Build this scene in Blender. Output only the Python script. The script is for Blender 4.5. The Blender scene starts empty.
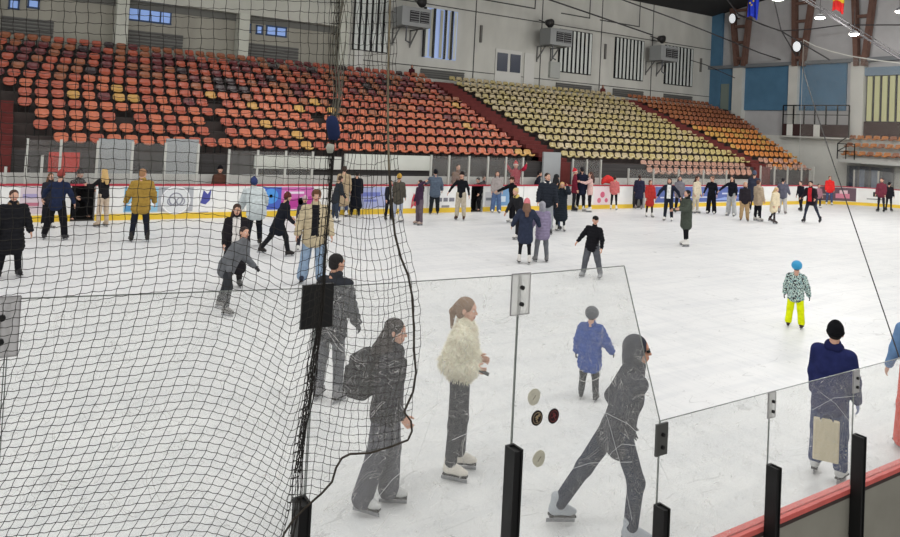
import bpy, math, random
import numpy as np
from mathutils import Vector, Matrix
random.seed(7)
RNG = np.random.RandomState(5)
C = bpy.context.scene.collection
SC = bpy.context.scene

# ------------------------------------------------------------------ camera
F, CYP, PITCH, ROLL, CAMZ, YAW = 700.0, 106.62, -0.032, 0.052, 3.3402, 1.0065
fwv = Vector((math.cos(YAW)*math.cos(PITCH), math.sin(YAW)*math.cos(PITCH), -math.sin(PITCH)))
rv = Vector((math.sin(YAW), -math.cos(YAW), 0)); uv = rv.cross(fwv)
r2 = math.cos(ROLL)*rv + math.sin(ROLL)*uv
u2 = -math.sin(ROLL)*rv + math.cos(ROLL)*uv
cam_data = bpy.data.cameras.new('camera'); cam = bpy.data.objects.new('camera', cam_data); C.objects.link(cam)
cam.matrix_world = Matrix(((r2.x, u2.x, -fwv.x, 0), (r2.y, u2.y, -fwv.y, 0), (r2.z, u2.z, -fwv.z, CAMZ), (0, 0, 0, 1)))
cam_data.sensor_width = 36; cam_data.sensor_fit = 'HORIZONTAL'
cam_data.lens = 36*F/900; cam_data.shift_y = -(268.5-CYP)/900; cam_data.clip_end = 300
SC.camera = cam

# ------------------------------------------------------------------ world, light, exposure
w = bpy.data.worlds.new('world'); SC.world = w; w.use_nodes = True
w.node_tree.nodes['Background'].inputs[0].default_value = (0.98, 0.98, 0.96, 1)
w.node_tree.nodes['Background'].inputs[1].default_value = 0.95
SC.view_settings.view_transform = 'Standard'; SC.view_settings.look = 'None'
SC.view_settings.exposure = 0.0; SC.view_settings.gamma = 1.0
SC.cycles.use_denoising = True
SC.cycles.transparent_max_bounces = 24; SC.cycles.max_bounces = 6
LAMP_W = 295
for ix in range(5):
    for iy in range(3):
        L = bpy.data.lights.new('hall_light', 'AREA'); L.shape = 'RECTANGLE'; L.size = 5.0; L.size_y = 1.6
        L.energy = LAMP_W; L.color = (1.0, 0.985, 0.96)
        o = bpy.data.objects.new('hall_light', L); C.objects.link(o)
        o.location = (0 + ix*9.6, 4.5 + iy*8.5, 12.2)

# ------------------------------------------------------------------ pixel helpers: a pixel of the photo, on a given real plane
H0 = Vector((0, 0, CAMZ))
def ray(x, y): return fwv + r2*((x-450)/F) - u2*((y-CYP)/F)
def on_z(x, y, z=0.0): d = ray(x, y); return H0 + d*((z-CAMZ)/d.z)
def on_y(x, y, Y): d = ray(x, y); return H0 + d*(Y/d.y)
def on_x(x, y, X): d = ray(x, y); return H0 + d*(X/d.x)

# ------------------------------------------------------------------ materials
def lin(c):
    return tuple((v/255/12.92 if v/255 <= 0.04045 else ((v/255+0.055)/1.055)**2.4) for v in c)
MATS = {}
def mat(name, col, rough=0.8, noise=0.0, scale=8.0, bump=0.0, metal=0.0, spec=0.3, coat=0.0, stretch=None):
    key = (name, col, rough, noise, scale, bump, metal, spec, stretch)
    if key in MATS: return MATS[key]
    m = bpy.data.materials.new(name); m.use_nodes = True; nt = m.node_tree; b = nt.nodes['Principled BSDF']
    c = lin(col); b.inputs['Base Color'].default_value = (*c, 1); b.inputs['Roughness'].default_value = rough
    b.inputs['Metallic'].default_value = metal; b.inputs['Specular IOR Level'].default_value = spec
    b.inputs['Coat Weight'].default_value = coat
    if noise or bump:
        tc = nt.nodes.new('ShaderNodeTexCoord'); n = nt.nodes.new('ShaderNodeTexNoise'); n.inputs['Scale'].default_value = scale
        n.inputs['Detail'].default_value = 5
        if stretch:
            mp = nt.nodes.new('ShaderNodeMapping'); mp.inputs['Scale'].default_value = stretch
            nt.links.new(tc.outputs['Object'], mp.inputs[0]); nt.links.new(mp.outputs[0], n.inputs['Vector'])
        else: nt.links.new(tc.outputs['Object'], n.inputs['Vector'])
        if noise:
            r = nt.nodes.new('ShaderNodeValToRGB')
            r.color_ramp.elements[0].position = 0.3; r.color_ramp.elements[1].position = 0.7
            r.color_ramp.elements[0].color = tuple(v*(1-noise) for v in c)+(1,)
            r.color_ramp.elements[1].color = tuple(min(1, v*(1+noise)) for v in c)+(1,)
            nt.links.new(n.outputs['Fac'], r.inputs[0]); nt.links.new(r.outputs[0], b.inputs['Base Color'])
        if bump:
            bp = nt.nodes.new('ShaderNodeBump'); bp.inputs['Strength'].default_value = bump; bp.inputs['Distance'].default_value = 0.02
            nt.links.new(n.outputs['Fac'], bp.inputs['Height']); nt.links.new(bp.outputs[0], b.inputs['Normal'])
    MATS[key] = m
    return m
def cloth(col): return mat('cloth', tuple(col), 0.92, 0.16, 14.0, 0.35, spec=0.12)
def paint(col, rough=0.6): return mat('paint', tuple(col), rough, 0.07, 1.5)
def emit(name, col, s):
    m = bpy.data.materials.new(name); m.use_nodes = True; nt = m.node_tree
    b = nt.nodes['Principled BSDF']; b.inputs['Emission Color'].default_value = (*lin(col), 1); b.inputs['Emission Strength'].default_value = s
    b.inputs['Base Color'].default_value = (*lin(col), 1)
    return m
def glass_mat(name, haze, scratch, tint=(0.985, 0.99, 0.985)):
    m = bpy.data.materials.new(name); m.use_nodes = True; nt = m.node_tree; nt.nodes.clear(); N = nt.nodes.new; K = nt.links.new
    out = N('ShaderNodeOutputMaterial'); tr = N('ShaderNodeBsdfTransparent'); tr.inputs[0].default_value = (*tint, 1)
    df = N('ShaderNodeBsdfDiffuse'); df.inputs[0].default_value = (0.80, 0.79, 0.77, 1)
    tl = N('ShaderNodeBsdfTranslucent'); tl.inputs[0].default_value = (0.80, 0.79, 0.77, 1)
    ad = N('ShaderNodeMixShader'); ad.inputs[0].default_value = 0.5; K(df.outputs[0], ad.inputs[1]); K(tl.outputs[0], ad.inputs[2])
    gl = N('ShaderNodeBsdfGlossy'); gl.inputs['Roughness'].default_value = 0.12
    mx = N('ShaderNodeMixShader'); K(tr.outputs[0], mx.inputs[1]); K(ad.outputs[0], mx.inputs[2])
    m2 = N('ShaderNodeMixShader'); m2.inputs[0].default_value = 0.025; K(mx.outputs[0], m2.inputs[1]); K(gl.outputs[0], m2.inputs[2]); K(m2.outputs[0], out.inputs[0])
    mx.inputs[0].default_value = haze
    if scratch:
        tc = N('ShaderNodeTexCoord'); total = None
        for (sc, st, seed, wd) in ((3.2, (1, 1, 1), 0, .0015), (5.0, (3, 1, .6), 3.3, .0017), (12.0, (1, 1, 2.5), 8.1, .0025), (26.0, (.6, 1, 1), 5.0, .0045)):
            mp = N('ShaderNodeMapping'); mp.inputs['Scale'].default_value = st; mp.inputs['Location'].default_value = (seed, seed, seed)
            mp.inputs['Rotation'].default_value = (0, seed*0.7, 0)
            n = N('ShaderNodeTexNoise'); n.inputs['Scale'].default_value = sc; n.inputs['Detail'].default_value = 0.5
            K(tc.outputs['Object'], mp.inputs[0]); K(mp.outputs[0], n.inputs['Vector'])
            s = N('ShaderNodeMath'); s.operation = 'SUBTRACT'; s.inputs[1].default_value = 0.5; K(n.outputs['Fac'], s.inputs[0])
            a = N('ShaderNodeMath'); a.operation = 'ABSOLUTE'; K(s.outputs[0], a.inputs[0])
            l = N('ShaderNodeMath'); l.operation = 'LESS_THAN'; l.inputs[1].default_value = wd; K(a.outputs[0], l.inputs[0])
            n2 = N('ShaderNodeTexNoise'); n2.inputs['Scale'].default_value = 5+seed; K(tc.outputs['Object'], n2.inputs['Vector'])
            g = N('ShaderNodeMath'); g.operation = 'GREATER_THAN'; g.inputs[1].default_value = 0.53; K(n2.outputs['Fac'], g.inputs[0])
            p = N('ShaderNodeMath'); p.operation = 'MULTIPLY'; K(l.outputs[0], p.inputs[0]); K(g.outputs[0], p.inputs[1])
            if total is None: total = p
            else:
                q = N('ShaderNodeMath'); q.operation = 'MAXIMUM'; K(total.outputs[0], q.inputs[0]); K(p.outputs[0], q.inputs[1]); total = q
        f = N('ShaderNodeMath'); f.operation = 'MULTIPLY_ADD'; f.inputs[1].default_value = scratch; f.inputs[2].default_value = haze
        K(total.outputs[0], f.inputs[0]); K(f.outputs[0], mx.inputs[0])
    return m
M_NGLASS = glass_mat('scratched_glass', 0.085, 0.40)
M_FGLASS = glass_mat('clear_glass', 0.06, 0.0)
M_CLAMP = glass_mat('clear_plastic', 0.42, 0.0)
M_WHITE = mat('white_board', (238, 238, 236), 0.5, 0.04, 3)
M_STEEL = mat('galvanised_steel', (185, 186, 184), 0.5, metal=0.3)
M_BLACK = mat('black_metal', (22, 22, 23), 0.5, 0.1, 10)
M_GREYWALL = mat('painted_concrete', (202, 201, 194), 0.9, 0.10, 0.8, stretch=(1, 1, .35))
M_BLUE = mat('blue_paint', (84, 124, 154), 0.85, 0.12, 0.9)
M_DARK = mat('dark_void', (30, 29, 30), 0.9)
M_REDP = mat('oxblood_paint', (98, 42, 40), 0.85, 0.15, 3)

# ------------------------------------------------------------------ mesh helpers
class MB:
    def __init__(s): s.v = []; s.f = []; s.m = []
    def add(s, verts, faces, mi=0):
        b = len(s.v); s.v += [tuple(v) for v in verts]; s.f += [tuple(i+b for i in f) for f in faces]; s.m += [mi]*len(faces)
    def box(s, a, b, mi=0):
        x0, y0, z0 = a; x1, y1, z1 = b
        s.add([(x0,y0,z0),(x1,y0,z0),(x1,y1,z0),(x0,y1,z0),(x0,y0,z1),(x1,y0,z1),(x1,y1,z1),(x0,y1,z1)],
              [(0,3,2,1),(4,5,6,7),(0,1,5,4),(1,2,6,5),(2,3,7,6),(3,0,4,7)], mi)
    def bbox(s, a, b, bev, mi=0):      # box with chamfered vertical edges
        x0, y0, z0 = a; x1, y1, z1 = b; e = bev
        ring = [(x0+e,y0),(x1-e,y0),(x1,y0+e),(x1,y1-e),(x1-e,y1),(x0+e,y1),(x0,y1-e),(x0,y0+e)]
        s.prism(ring, z0, z1, mi)
    def prism(s, ring, z0, z1, mi=0):
        n = len(ring); v = [(x, y, z0) for x, y in ring]+[(x, y, z1) for x, y in ring]
        s.add(v, [tuple(range(n))[::-1], tuple(range(n, 2*n))]+[(i, (i+1) % n, n+(i+1) % n, n+i) for i in range(n)], mi)
    def beam(s, p, q, w, h=None, mi=0, up=(0, 0, 1)):
        p = Vector(p); q = Vector(q); h = h or w; d = (q-p).normalized(); u = Vector(up)
        if abs(d.dot(u)) > .98: u = Vector((0, 1, 0))
        a = d.cross(u).normalized()*(w/2); b = a.cross(d).normalized()*(h/2)
        s.add([p-a-b, p+a-b, p+a+b, p-a+b, q-a-b, q+a-b, q+a+b, q-a+b],
              [(0,1,2,3),(7,6,5,4),(0,4,5,1),(1,5,6,2),(2,6,7,3),(3,7,4,0)], mi)
    def tube(s, pts, r, n=6, mi=0, closed=False):
        pts = [Vector(p) for p in pts]; rings = []; k = len(pts); prev = None
        for i, p in enumerate(pts):
            d = (pts[min(i+1, k-1)]-pts[max(i-1, 0)]).normalized()
            a = d.cross(Vector((0, 0, 1)))
            if a.length < .05: a = d.cross(Vector((0, 1, 0)))
            a.normalize()
            if prev is not None and a.dot(prev) < 0: a = -a
            prev = a; b = d.cross(a); rr = r[i] if hasattr(r, '__len__') else r
            rings.append([p+(a*math.cos(t)+b*math.sin(t))*rr for t in [2*math.pi*j/n for j in range(n)]])
        v = [q for g in rings for q in g]; f = []
        for i in range(k-1):
            for j in range(n): f.append((i*n+j, i*n+(j+1) % n, (i+1)*n+(j+1) % n, (i+1)*n+j))
        f.append(tuple(range(n))[::-1]); f.append(tuple(range((k-1)*n, k*n)))
        s.add(v, f, mi)
    def disc(s, c, axis, r, t, n=20, mi=0):
        c = Vector(c); ax = Vector(axis).normalized(); s.tube([c-ax*t/2, c+ax*t/2], r, n, mi)
    def build(s, name, mats, parent=None, smooth=False):
        me = bpy.data.meshes.new(name); me.from_pydata(s.v, [], s.f)
        for m in (mats if isinstance(mats, (list, tuple)) else [mats]): me.materials.append(m)
        if any(s.m): me.polygons.foreach_set('material_index', s.m)
        if smooth: me.polygons.foreach_set('use_smooth', [True]*len(s.f))
        me.update(); o = bpy.data.objects.new(name, me); C.objects.link(o)
        if parent: o.parent = parent
        return o
def tag(o, label=None, cat=None, group=None, kind=None):
    if label: o['label'] = label
    if cat: o['category'] = cat
    if group: o['group'] = group
    if kind: o['kind'] = kind
    return o
def struct(o, label, cat='structure'): return tag(o, label, cat, kind='structure')
def empty(name, loc=(0, 0, 0), rz=0):
    o = bpy.data.objects.new(name, None); C.objects.link(o); o.location = loc; o.rotation_euler = (0, 0, rz); return o
# ================================================================== THE HALL
XW0, YW, XE = -6.0, 37.0, 48.6          # far long wall at Y=YW, end wall at X=XE
YB, HB = 23.74, 1.107                   # far rink boards
YN = 2.5                                # near boards / glass plane
Y_BAN = 24.56
# ice
def ice_mat():
    m = bpy.data.materials.new('ice'); m.use_nodes = True; nt = m.node_tree; N = nt.nodes.new; K = nt.links.new
    b = nt.nodes['Principled BSDF']; tc = N('ShaderNodeTexCoord')
    def noise(scale, st, rot=0, det=4, dist=0):
        mp = N('ShaderNodeMapping'); mp.inputs['Scale'].default_value = st; mp.inputs['Rotation'].default_value = (0, 0, rot)
        n = N('ShaderNodeTexNoise'); n.inputs['Scale'].default_value = scale; n.inputs['Detail'].default_value = det; n.inputs['Distortion'].default_value = dist
        K(tc.outputs['Object'], mp.inputs[0]); K(mp.outputs[0], n.inputs['Vector']); return n
    def ramp(n, p0, c0, p1, c1):
        r = N('ShaderNodeValToRGB'); r.color_ramp.elements[0].position = p0; r.color_ramp.elements[1].position = p1
        r.color_ramp.elements[0].color = (*c0, 1); r.color_ramp.elements[1].color = (*c1, 1); K(n.outputs['Fac'], r.inputs[0]); return r
    def mul(a, c, f=1.0):
        x = N('ShaderNodeMix'); x.data_type = 'RGBA'; x.blend_type = 'MULTIPLY'; x.inputs[0].default_value = f
        K(a, x.inputs[6]); K(c, x.inputs[7]); return x.outputs[2]
    base = ramp(noise(0.35, (1, 1, 1), 0, 6, .4), .3, (.775, .78, .785), .7, (.83, .832, .832)).outputs[0]
    s1 = ramp(noise(1.3, (.25, 2.2, 1), .15, 6, 1.2), .38, (.93, .935, .945), .56, (1, 1, 1)).outputs[0]
    s2 = ramp(noise(2.2, (2.4, .3, 1), .5, 5, 1.6), .36, (.945, .95, .955), .52, (1, 1, 1)).outputs[0]
    col = mul(mul(base, s1), s2)
    # fine skate cuts: thin contour lines
    for (sc, st, rot, wd, dk) in ((1.1, (.5, 2, 1), .3, .0035, .80), (1.7, (2, .6, 1), .9, .003, .84), (9., (1, 1, 1), 0, .006, .82)):
        n = noise(sc, st, rot, 1.0, .3)
        a = N('ShaderNodeMath'); a.operation = 'SUBTRACT'; a.inputs[1].default_value = .5; K(n.outputs['Fac'], a.inputs[0])
        c = N('ShaderNodeMath'); c.operation = 'ABSOLUTE'; K(a.outputs[0], c.inputs[0])
        l = N('ShaderNodeMath'); l.operation = 'LESS_THAN'; l.inputs[1].default_value = wd; K(c.outputs[0], l.inputs[0])
        msk = noise(2.5, (1, 1, 1), 1.0+rot, 2)
        g = N('ShaderNodeMath'); g.operation = 'GREATER_THAN'; g.inputs[1].default_value = .54; K(msk.outputs['Fac'], g.inputs[0])
        p = N('ShaderNodeMath'); p.operation = 'MULTIPLY'; K(l.outputs[0], p.inputs[0]); K(g.outputs[0], p.inputs[1])
        x = N('ShaderNodeMix'); x.data_type = 'RGBA'; x.blend_type = 'MULTIPLY'; K(p.outputs[0], x.inputs[0]); K(col, x.inputs[6]); x.inputs[7].default_value = (dk, dk, dk, 1)
        col = x.outputs[2]
    K(col, b.inputs['Base Color']); b.inputs['Roughness'].default_value = .42; b.inputs['Specular IOR Level'].default_value = .22
    return m
def arc_pts(cx, cy, r, a0, a1, n): return [(cx+r*math.cos(a0+(a1-a0)*i/n), cy+r*math.sin(a0+(a1-a0)*i/n)) for i in range(n+1)]
RC = 6.2; CXR = 40.5
rink = [(XW0, YB)] + arc_pts(CXR, YB-RC, RC, math.pi/2, 0, 14) + arc_pts(CXR, YN+RC, RC, 0, -math.pi/2, 14) + [(XW0, YN)]
mb = MB(); mb.v = [(x, y, 0) for x, y in rink]; mb.f = [tuple(range(len(rink)))[::-1]]; mb.m = [0]
struct(mb.build('floor', ice_mat()), 'white skating ice scored by blades', 'ice')
mb = MB(); mb.box((-12, -6, -.3), (60, 40, -.02))
struct(mb.build('floor_concrete', mat('concrete', (95, 92, 88), .9, .15, 2)), 'grey concrete floor around the rink')

# far wall, panel joints, ledges
mb = MB(); mb.box((XW0, YW, 0), (XE+.3, YW+.3, 16))
struct(mb.build('wall_back', M_GREYWALL), 'tall grey painted wall above the long stand', 'wall')
M_JOINT = mat('joint_grey', (84, 84, 82), .9)  # plain dark grey for the wall's joint lines
n = 0
def wtrim(x0, z0, x1, z1, d=.03, m=None, name=None):
    global n; n += 1
    b = MB(); b.box((x0, YW-d, z0), (x1, YW+.02, z1)); return struct(b.build('trim_%d' % n, m or M_JOINT), 'joint line on the grey back wall', 'trim')
SCW = YW/35.8
def W(x, y): p = on_y(x, y, YW); return p.x, p.z
for X in (24.2, 29.5, 34.9, 40.1):
    wtrim(X*SCW-.03, 5.5, X*SCW+.03, 16)
wtrim(15, 10.9, XE, 10.96); wtrim(17, 7.05, XE, 7.1)
for (x0, x1, zt, zb) in ((478, 535, 14, 10.9), (561, 590, 14, 11.2), (600, 640, 14, 11.4)):   # recessed panels over the windows
    a = W(x0, 15)[0]; b = W(x1, 15)[0]
    wtrim(a, 11.75, b, 11.83); wtrim(b-.07, 11.75, b, 14)
# concrete beam and piers at left
mb = MB(); mb.box((XW0, YW-.55, 8.75), (16.2, YW, 9.9)); struct(mb.build('trim_beam', mat('pale_concrete', (196, 196, 186), .9, .06, 1)), 'pale concrete beam over the upper windows', 'beam')
M_PIER = mat('pale_concrete', (200, 201, 190), .9, .06, 1)
for i, X in enumerate((-1.1, 4.25, 9.8, 15.2)):
    b = MB(); b.box((X*SCW-.26, YW-.8, 5.5), (X*SCW+.26, YW, 8.75 if X < 15 else 12.5)); struct(b.build('wall_pier_%d' % (i+1), M_PIER), 'pale concrete pier standing behind the top row', 'pillar')
mb = MB(); mb.box((XW0, YW-.1, 8.75-.35), (16.2, YW, 8.75)); struct(mb.build('trim_lintel', mat('strip_grey', (110, 110, 106), .9)), 'grey strip below the concrete beam', 'trim')  # strip in a darker grey than the beam above it
b = MB()
for (x0_, x1_) in ((-6, -1.5), (-.8, 4.1), (4.68, 9.85), (10.4, 15.4)): b.box((x0_, YW-.04, 5.5), (x1_, YW+.02, 8.4))
struct(b.build('wall_back_recess', mat('recess_grey', (160, 157, 146), .9, .1, 1.2, stretch=(1, 1, .3))), 'darker grey recessed wall between the pale piers', 'wall')
# small upper windows at left (blue daylight behind)
M_SKYGL = emit('daylight_glass', (135, 165, 222), 0.40)
wi = 0
M_WFR = mat('window_frame', (60, 80, 115), .6)
for (x0, x1, y0, y1) in ((9, 19, 0, 9), (28, 39, 0, 8), (128, 171, 10, 22), (244, 250, 24, 32), (256, 262, 26, 34), (266, 286, 27, 36)):
    wi += 1
    a = W(x0, y1); b = W(x1, y0); z0 = W((x0+x1)/2, y1)[1]; z1 = W((x0+x1)/2, y0)[1]
    mbb = MB(); mbb.box((a[0], YW-.06, z0), (b[0], YW+.01, z1)); o = struct(mbb.build('window_%d' % wi, M_SKYGL), 'small blue daylit window high behind the seats', 'window')
    f = MB()
    for xx in np.linspace(a[0], b[0], max(2, int(round((b[0]-a[0])/.5))+1)): f.box((xx-.035, YW-.09, z0), (xx+.035, YW-.055, z1))
    for zz in (z0, z1): f.box((a[0]-.05, YW-.09, zz-.04), (b[0]+.05, YW-.055, zz+.04))
    f.build('window_frame', M_WFR, o)
# louvred radiator grilles under windows (rows of slats)
def grille(x0, x1, z0, z1, k=5):
    b = MB(); b.box((x0, YW-.05, z0), (x1, YW, z1))
    o = struct(b.build('wall_grille', mat('grille_back', (120, 120, 116), .8)), 'slatted grille low on the back wall', 'grille')
    f = MB()
    for i in range(k): zz = z0+(i+.5)*(z1-z0)/k; f.box((x0, YW-.12, zz-.035), (x1, YW-.05, zz+.035))
    f.build('slat', mat('slat_metal', (92, 90, 88), .7), o)
for (x0, x1) in ((-.5, 52), (128, 182), (243, 298)):
    a = W(x0, 40)[0]; b = W(x1, 50)[0]; grille(a, b, 6.55, 7.35, 5)
for (x0, x1) in ((420, 463), (556, 591), (613, 643), (664, 692)):
    grille(W(x0, 80)[0], W(x1, 85)[0], 6.4, 6.95, 4)
# tall windows with vertical blinds
M_BLIND = [mat('blind_white', (222, 226, 222), .7), mat('blind_cream', (190, 190, 176), .7)]
M_WDARK = mat('dark_window', (18, 19, 24), .4)
M_WBLUE = emit('dusk_glass', (150, 170, 215), 0.45)
def louvre(x0, x1, z0, z1, ns, blue=False):
    global wi; wi += 1
    b = MB(); b.box((x0, YW-.08, z0), (x1, YW+.01, z1)); o = struct(b.build('window_%d' % wi, M_WBLUE if blue else M_WDARK), 'tall window behind vertical blind strips', 'window')
    for i in range(ns):
        if blue and i in (2,): continue
        c = x0+(i+.5)*(x1-x0)/ns; wd = (x1-x0)/ns*.34
        s = MB(); s.add([(c-wd, YW-.16, z0+.05), (c+wd, YW-.10, z0+.05), (c+wd, YW-.10, z1-.05), (c-wd, YW-.16, z1-.05),
                         (c-wd, YW-.14, z0+.05), (c+wd, YW-.08, z0+.05), (c+wd, YW-.08, z1-.05), (c-wd, YW-.14, z1-.05)],
                        [(0,1,2,3),(7,6,5,4),(0,4,5,1),(2,6,7,3),(1,5,6,2),(0,3,7,4)])
        s.build('blind', M_BLIND[i % 2 if blue else 0], o)
    if blue:
        f = MB()
        for c in (x0, x0+(x1-x0)*.28, x0+(x1-x0)*.62, x0+(x1-x0)*.82): f.box((c-.06, YW-.2, z0), (c+.06, YW-.05, z1))
        f.build('window_frame', M_WDARK, o)
louvre(16.0*SCW, 18.2*SCW, 7.6, 12.5, 6)
louvre(W(423, 40)[0], W(456, 40)[0], 7.65, 10.7, 7, True)
louvre(W(558, 55)[0], W(591, 55)[0], 7.7, 10.7, 8)
louvre(W(614, 60)[0], W(643, 60)[0], 7.7, 10.75, 8)
louvre(W(664, 70)[0], W(692, 70)[0], 7.7, 10.75, 8)
# double door high in the wall and single doors
def wdoor(k, x0, x1, z0, z1, panes, m=None):
    b = MB(); b.box((x0, YW-.08, z0), (x1, YW, z1)); o = struct(b.build('door_%d' % k, m or mat('door_white', (214, 213, 208), .7)), 'pale door in the grey back wall', 'door')
    for (a, c, e, g) in panes:
        s = MB(); s.box((a, YW-.12, e), (c, YW-.08, g)); s.build('pane', mat('door_glass', (62, 68, 84), .3), o)
    return o
xa, xb = W(495, 60)[0], W(521, 60)[0]; md = (xa+xb)/2
wdoor(1, xa, xb, 6.5, 8.75, [(xa+.12, md-.12, 7.3, 8.5), (md+.12, xb-.12, 7.3, 8.5)])
wdoor(2, W(524, 60)[0], W(534, 60)[0], 6.5, 8.7, [])
wdoor(3, W(350, 40)[0]+.3, W(365, 40)[0]-.1, 6.3, 8.0, [])
# thin vertical wall strips (downpipes, thermometers)
for x in (480, 605, 701):
    a = W(x, 45)[0]; b = MB(); b.box((a-.07, YW-.12, 9.0), (a+.07, YW, 10.1)); o = b.build('wall_fixture', mat('heater_grey', (110, 108, 104), .6))
    tag(o, 'narrow grey strip fixture %s' % {480: 'beside the double door', 605: 'between the second and third blind windows', 701: 'beside the blue corner column'}[x], 'wall fixture', 'narrow strips on the back wall')
# fan heaters on brackets
def heater(x, y, where):
    p = on_y(x, y, YW-1.2); t = empty('fan_heater', (p.x, p.y, p.z)); tag(t, 'grey boxy fan heater on wall brackets ' + where, 'heater', 'fan heaters on the back wall')
    b = MB(); b.box((-.95, -.55, -.55), (.95, .55, .55)); b.build('casing', mat('heater_casing', (150, 152, 152), .55), t)
    for s in (-1, 1):
        g = MB(); g.box((s*.34+.20-.29, -.6, -.32), (s*.34+.20+.29, -.55, .34)); o = g.build('grille', mat('heater_grille', (40, 38, 42), .6), t)
        g = MB()
        for i in range(5): g.box((s*.34+.20-.29, -.62, -.3+i*.14), (s*.34+.20+.29, -.6, -.27+i*.14))
        g.build('slat', mat('heater_casing', (150, 152, 152), .55), o)
    for s in (-1, 1):
        g = MB(); g.beam((s*.6, .3, -.55), (s*.6, 1.2, -1.5), .07); g.beam((s*.6, -.4, -.58), (s*.6, 1.2, -.58), .07); g.beam((s*.6, 1.17, -.55), (s*.6, 1.17, -1.6), .07); g.build('bracket', mat('bracket_steel', (120, 120, 118), .6), t)
    g = MB(); g.tube([(-.5, -.3, -.55), (-.5, -.3, -1.4), (-.2, -.3, -1.5)], .05, 6); g.build('pipe', mat('pipe_grey', (90, 92, 96), .6), t)
heater(412, 18, 'left of the first tall window'); heater(556, 38, 'over the second tall window'); heater(664, 54, 'over the last tall window')
b = MB(); p = on_y(554, 70, YW); b.box((p.x-.5, YW-.2, p.z-.55), (p.x+.4, YW, p.z+.55)); tag(b.build('electric_box', mat('box_grey', (176, 178, 174), .6)), 'pale electric cabinet on the wall below the middle fan heater', 'cabinet')
for (x, y, wh) in ((420, 2, 'above the left fan heater'), (548, 23, 'above the middle fan heater'), (660, 39, 'above the right fan heater')):
    p = on_y(x, y, YW-1.0); t = empty('floodlight', p); tag(t, 'dark unlit floodlight ' + wh, 'floodlight', 'unlit floodlights')
    b = MB(); b.tube([(0, .1, .05), (0, -.1, 0), (0, -.28, -.06)], [.2, .26, .32], 12); b.build('lamp_head', mat('lamp_dark', (52, 50, 50), .5), t, True)
    b = MB(); b.beam((0, .1, 0), (0, .95, .3), .06); b.build('bracket', mat('lamp_dark', (52, 50, 50), .5), t)

p = on_y(64, 162, Y_BAN); b = MB(); b.box((p.x-.42, Y_BAN-.03, p.z-.30), (p.x+.42, Y_BAN, p.z+.30)); b.box((p.x-.30, Y_BAN-.035, p.z-.22), (p.x-.1, Y_BAN-.03, p.z+.18), 1); tag(b.build('red_banner', [mat('banner_red', (196, 62, 52), .7), mat('banner_worn', (170, 70, 60), .7)]), 'bright red banner on the dark wall left of the first grey door', 'banner')
# ------------------------------------------------------------------ end wall (X = XE)
def E(x, y, d=0.0): p = on_x(x, y, XE-d); return p
def ebox(y0, y1, z0, z1, d, m, name, label, cat='wall', d0=0.0, st=True):
    b = MB(); b.box((XE-d, min(y0, y1), z0), (XE-d0+.02, max(y0, y1), z1)); o = b.build(name, m)
    return struct(o, label, cat) if st else o
ebox(-4, YW, 0, 16, 0, mat('upper_grey', (190, 189, 190), .9, .05, 1.5), 'wall_right', 'grey upper end wall')
bpy.data.objects['wall_right'].location.x += .02
zt = E(760, 66).z; zb = E(745, 105).z
ebox(26.0, YW, 6.0, zt-.1, .12, M_BLUE, 'wall_right_blue', 'blue painted band of the end wall')
ebox(E(724, 30).y, YW, 6, 16, .2, M_BLUE, 'wall_right_blue_column', 'blue painted column in the far corner')
ebox(14, YW, zt-.12, zt+.14, .5, mat('ledge_grey', (120, 124, 128), .8), 'trim_ledge', 'grey concrete ledge over the blue band', 'trim')
for i, (x0, x1) in enumerate(((732, 742), (788, 797), (850, 863))):
    ebox(E(x1, 90, .45).y, E(x0, 90, .45).y, (2.0 if i == 2 else 4), zt-.1, .45, mat('pale_column', (208, 208, 202), .85, .05, 1), 'wall_right_pillar_%d' % (i+1), 'pale pillar of the end wall', 'pillar')
ebox(E(730, 90).y, E(722, 90).y, 6, 8.1, .16, mat('niche', (128, 140, 132), .9), 'trim_niche', 'grey green panel beside the blue corner column', 'trim')
# yellow strip window
ya, yb = E(867, 100).y, 14.0
z0, z1 = E(870, 122).z, E(870, 76).z
o = ebox(ya, yb, z0, z1, .1, mat('window_shadow', (52, 54, 56), .7), 'window_20', 'long window behind pale yellow vertical blinds', 'window')  # even dark grey behind the blind strips
k = 0; y = ya-.1
while y > yb+.3:
    s = MB(); s.box((XE-.2, y-.3, z0+.05), (XE-.12, y, z1-.05)); s.build('blind', mat('blind_yellow', (206, 206, 158), .8), o); y -= .47
ebox(ya+.2, yb, z1, z1+.55, .3, mat('blue_grey_band', (120, 140, 158), .8), 'trim_window_head', 'blue grey band over the yellow blind window', 'trim')
ebox(ya+.2, yb, z0-1.1, z0, .25, mat('oxblood_wall', (66, 46, 46), .9), 'trim_window_base', 'dark brown wall strip below the yellow blind window', 'trim')
# lower white wall and slab
ebox(15, 34.5, 0, 4.15, .3, mat('white_lower', (232, 231, 224), .85, .05, 1), 'wall_right_lower', 'white lower part of the end wall')
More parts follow.
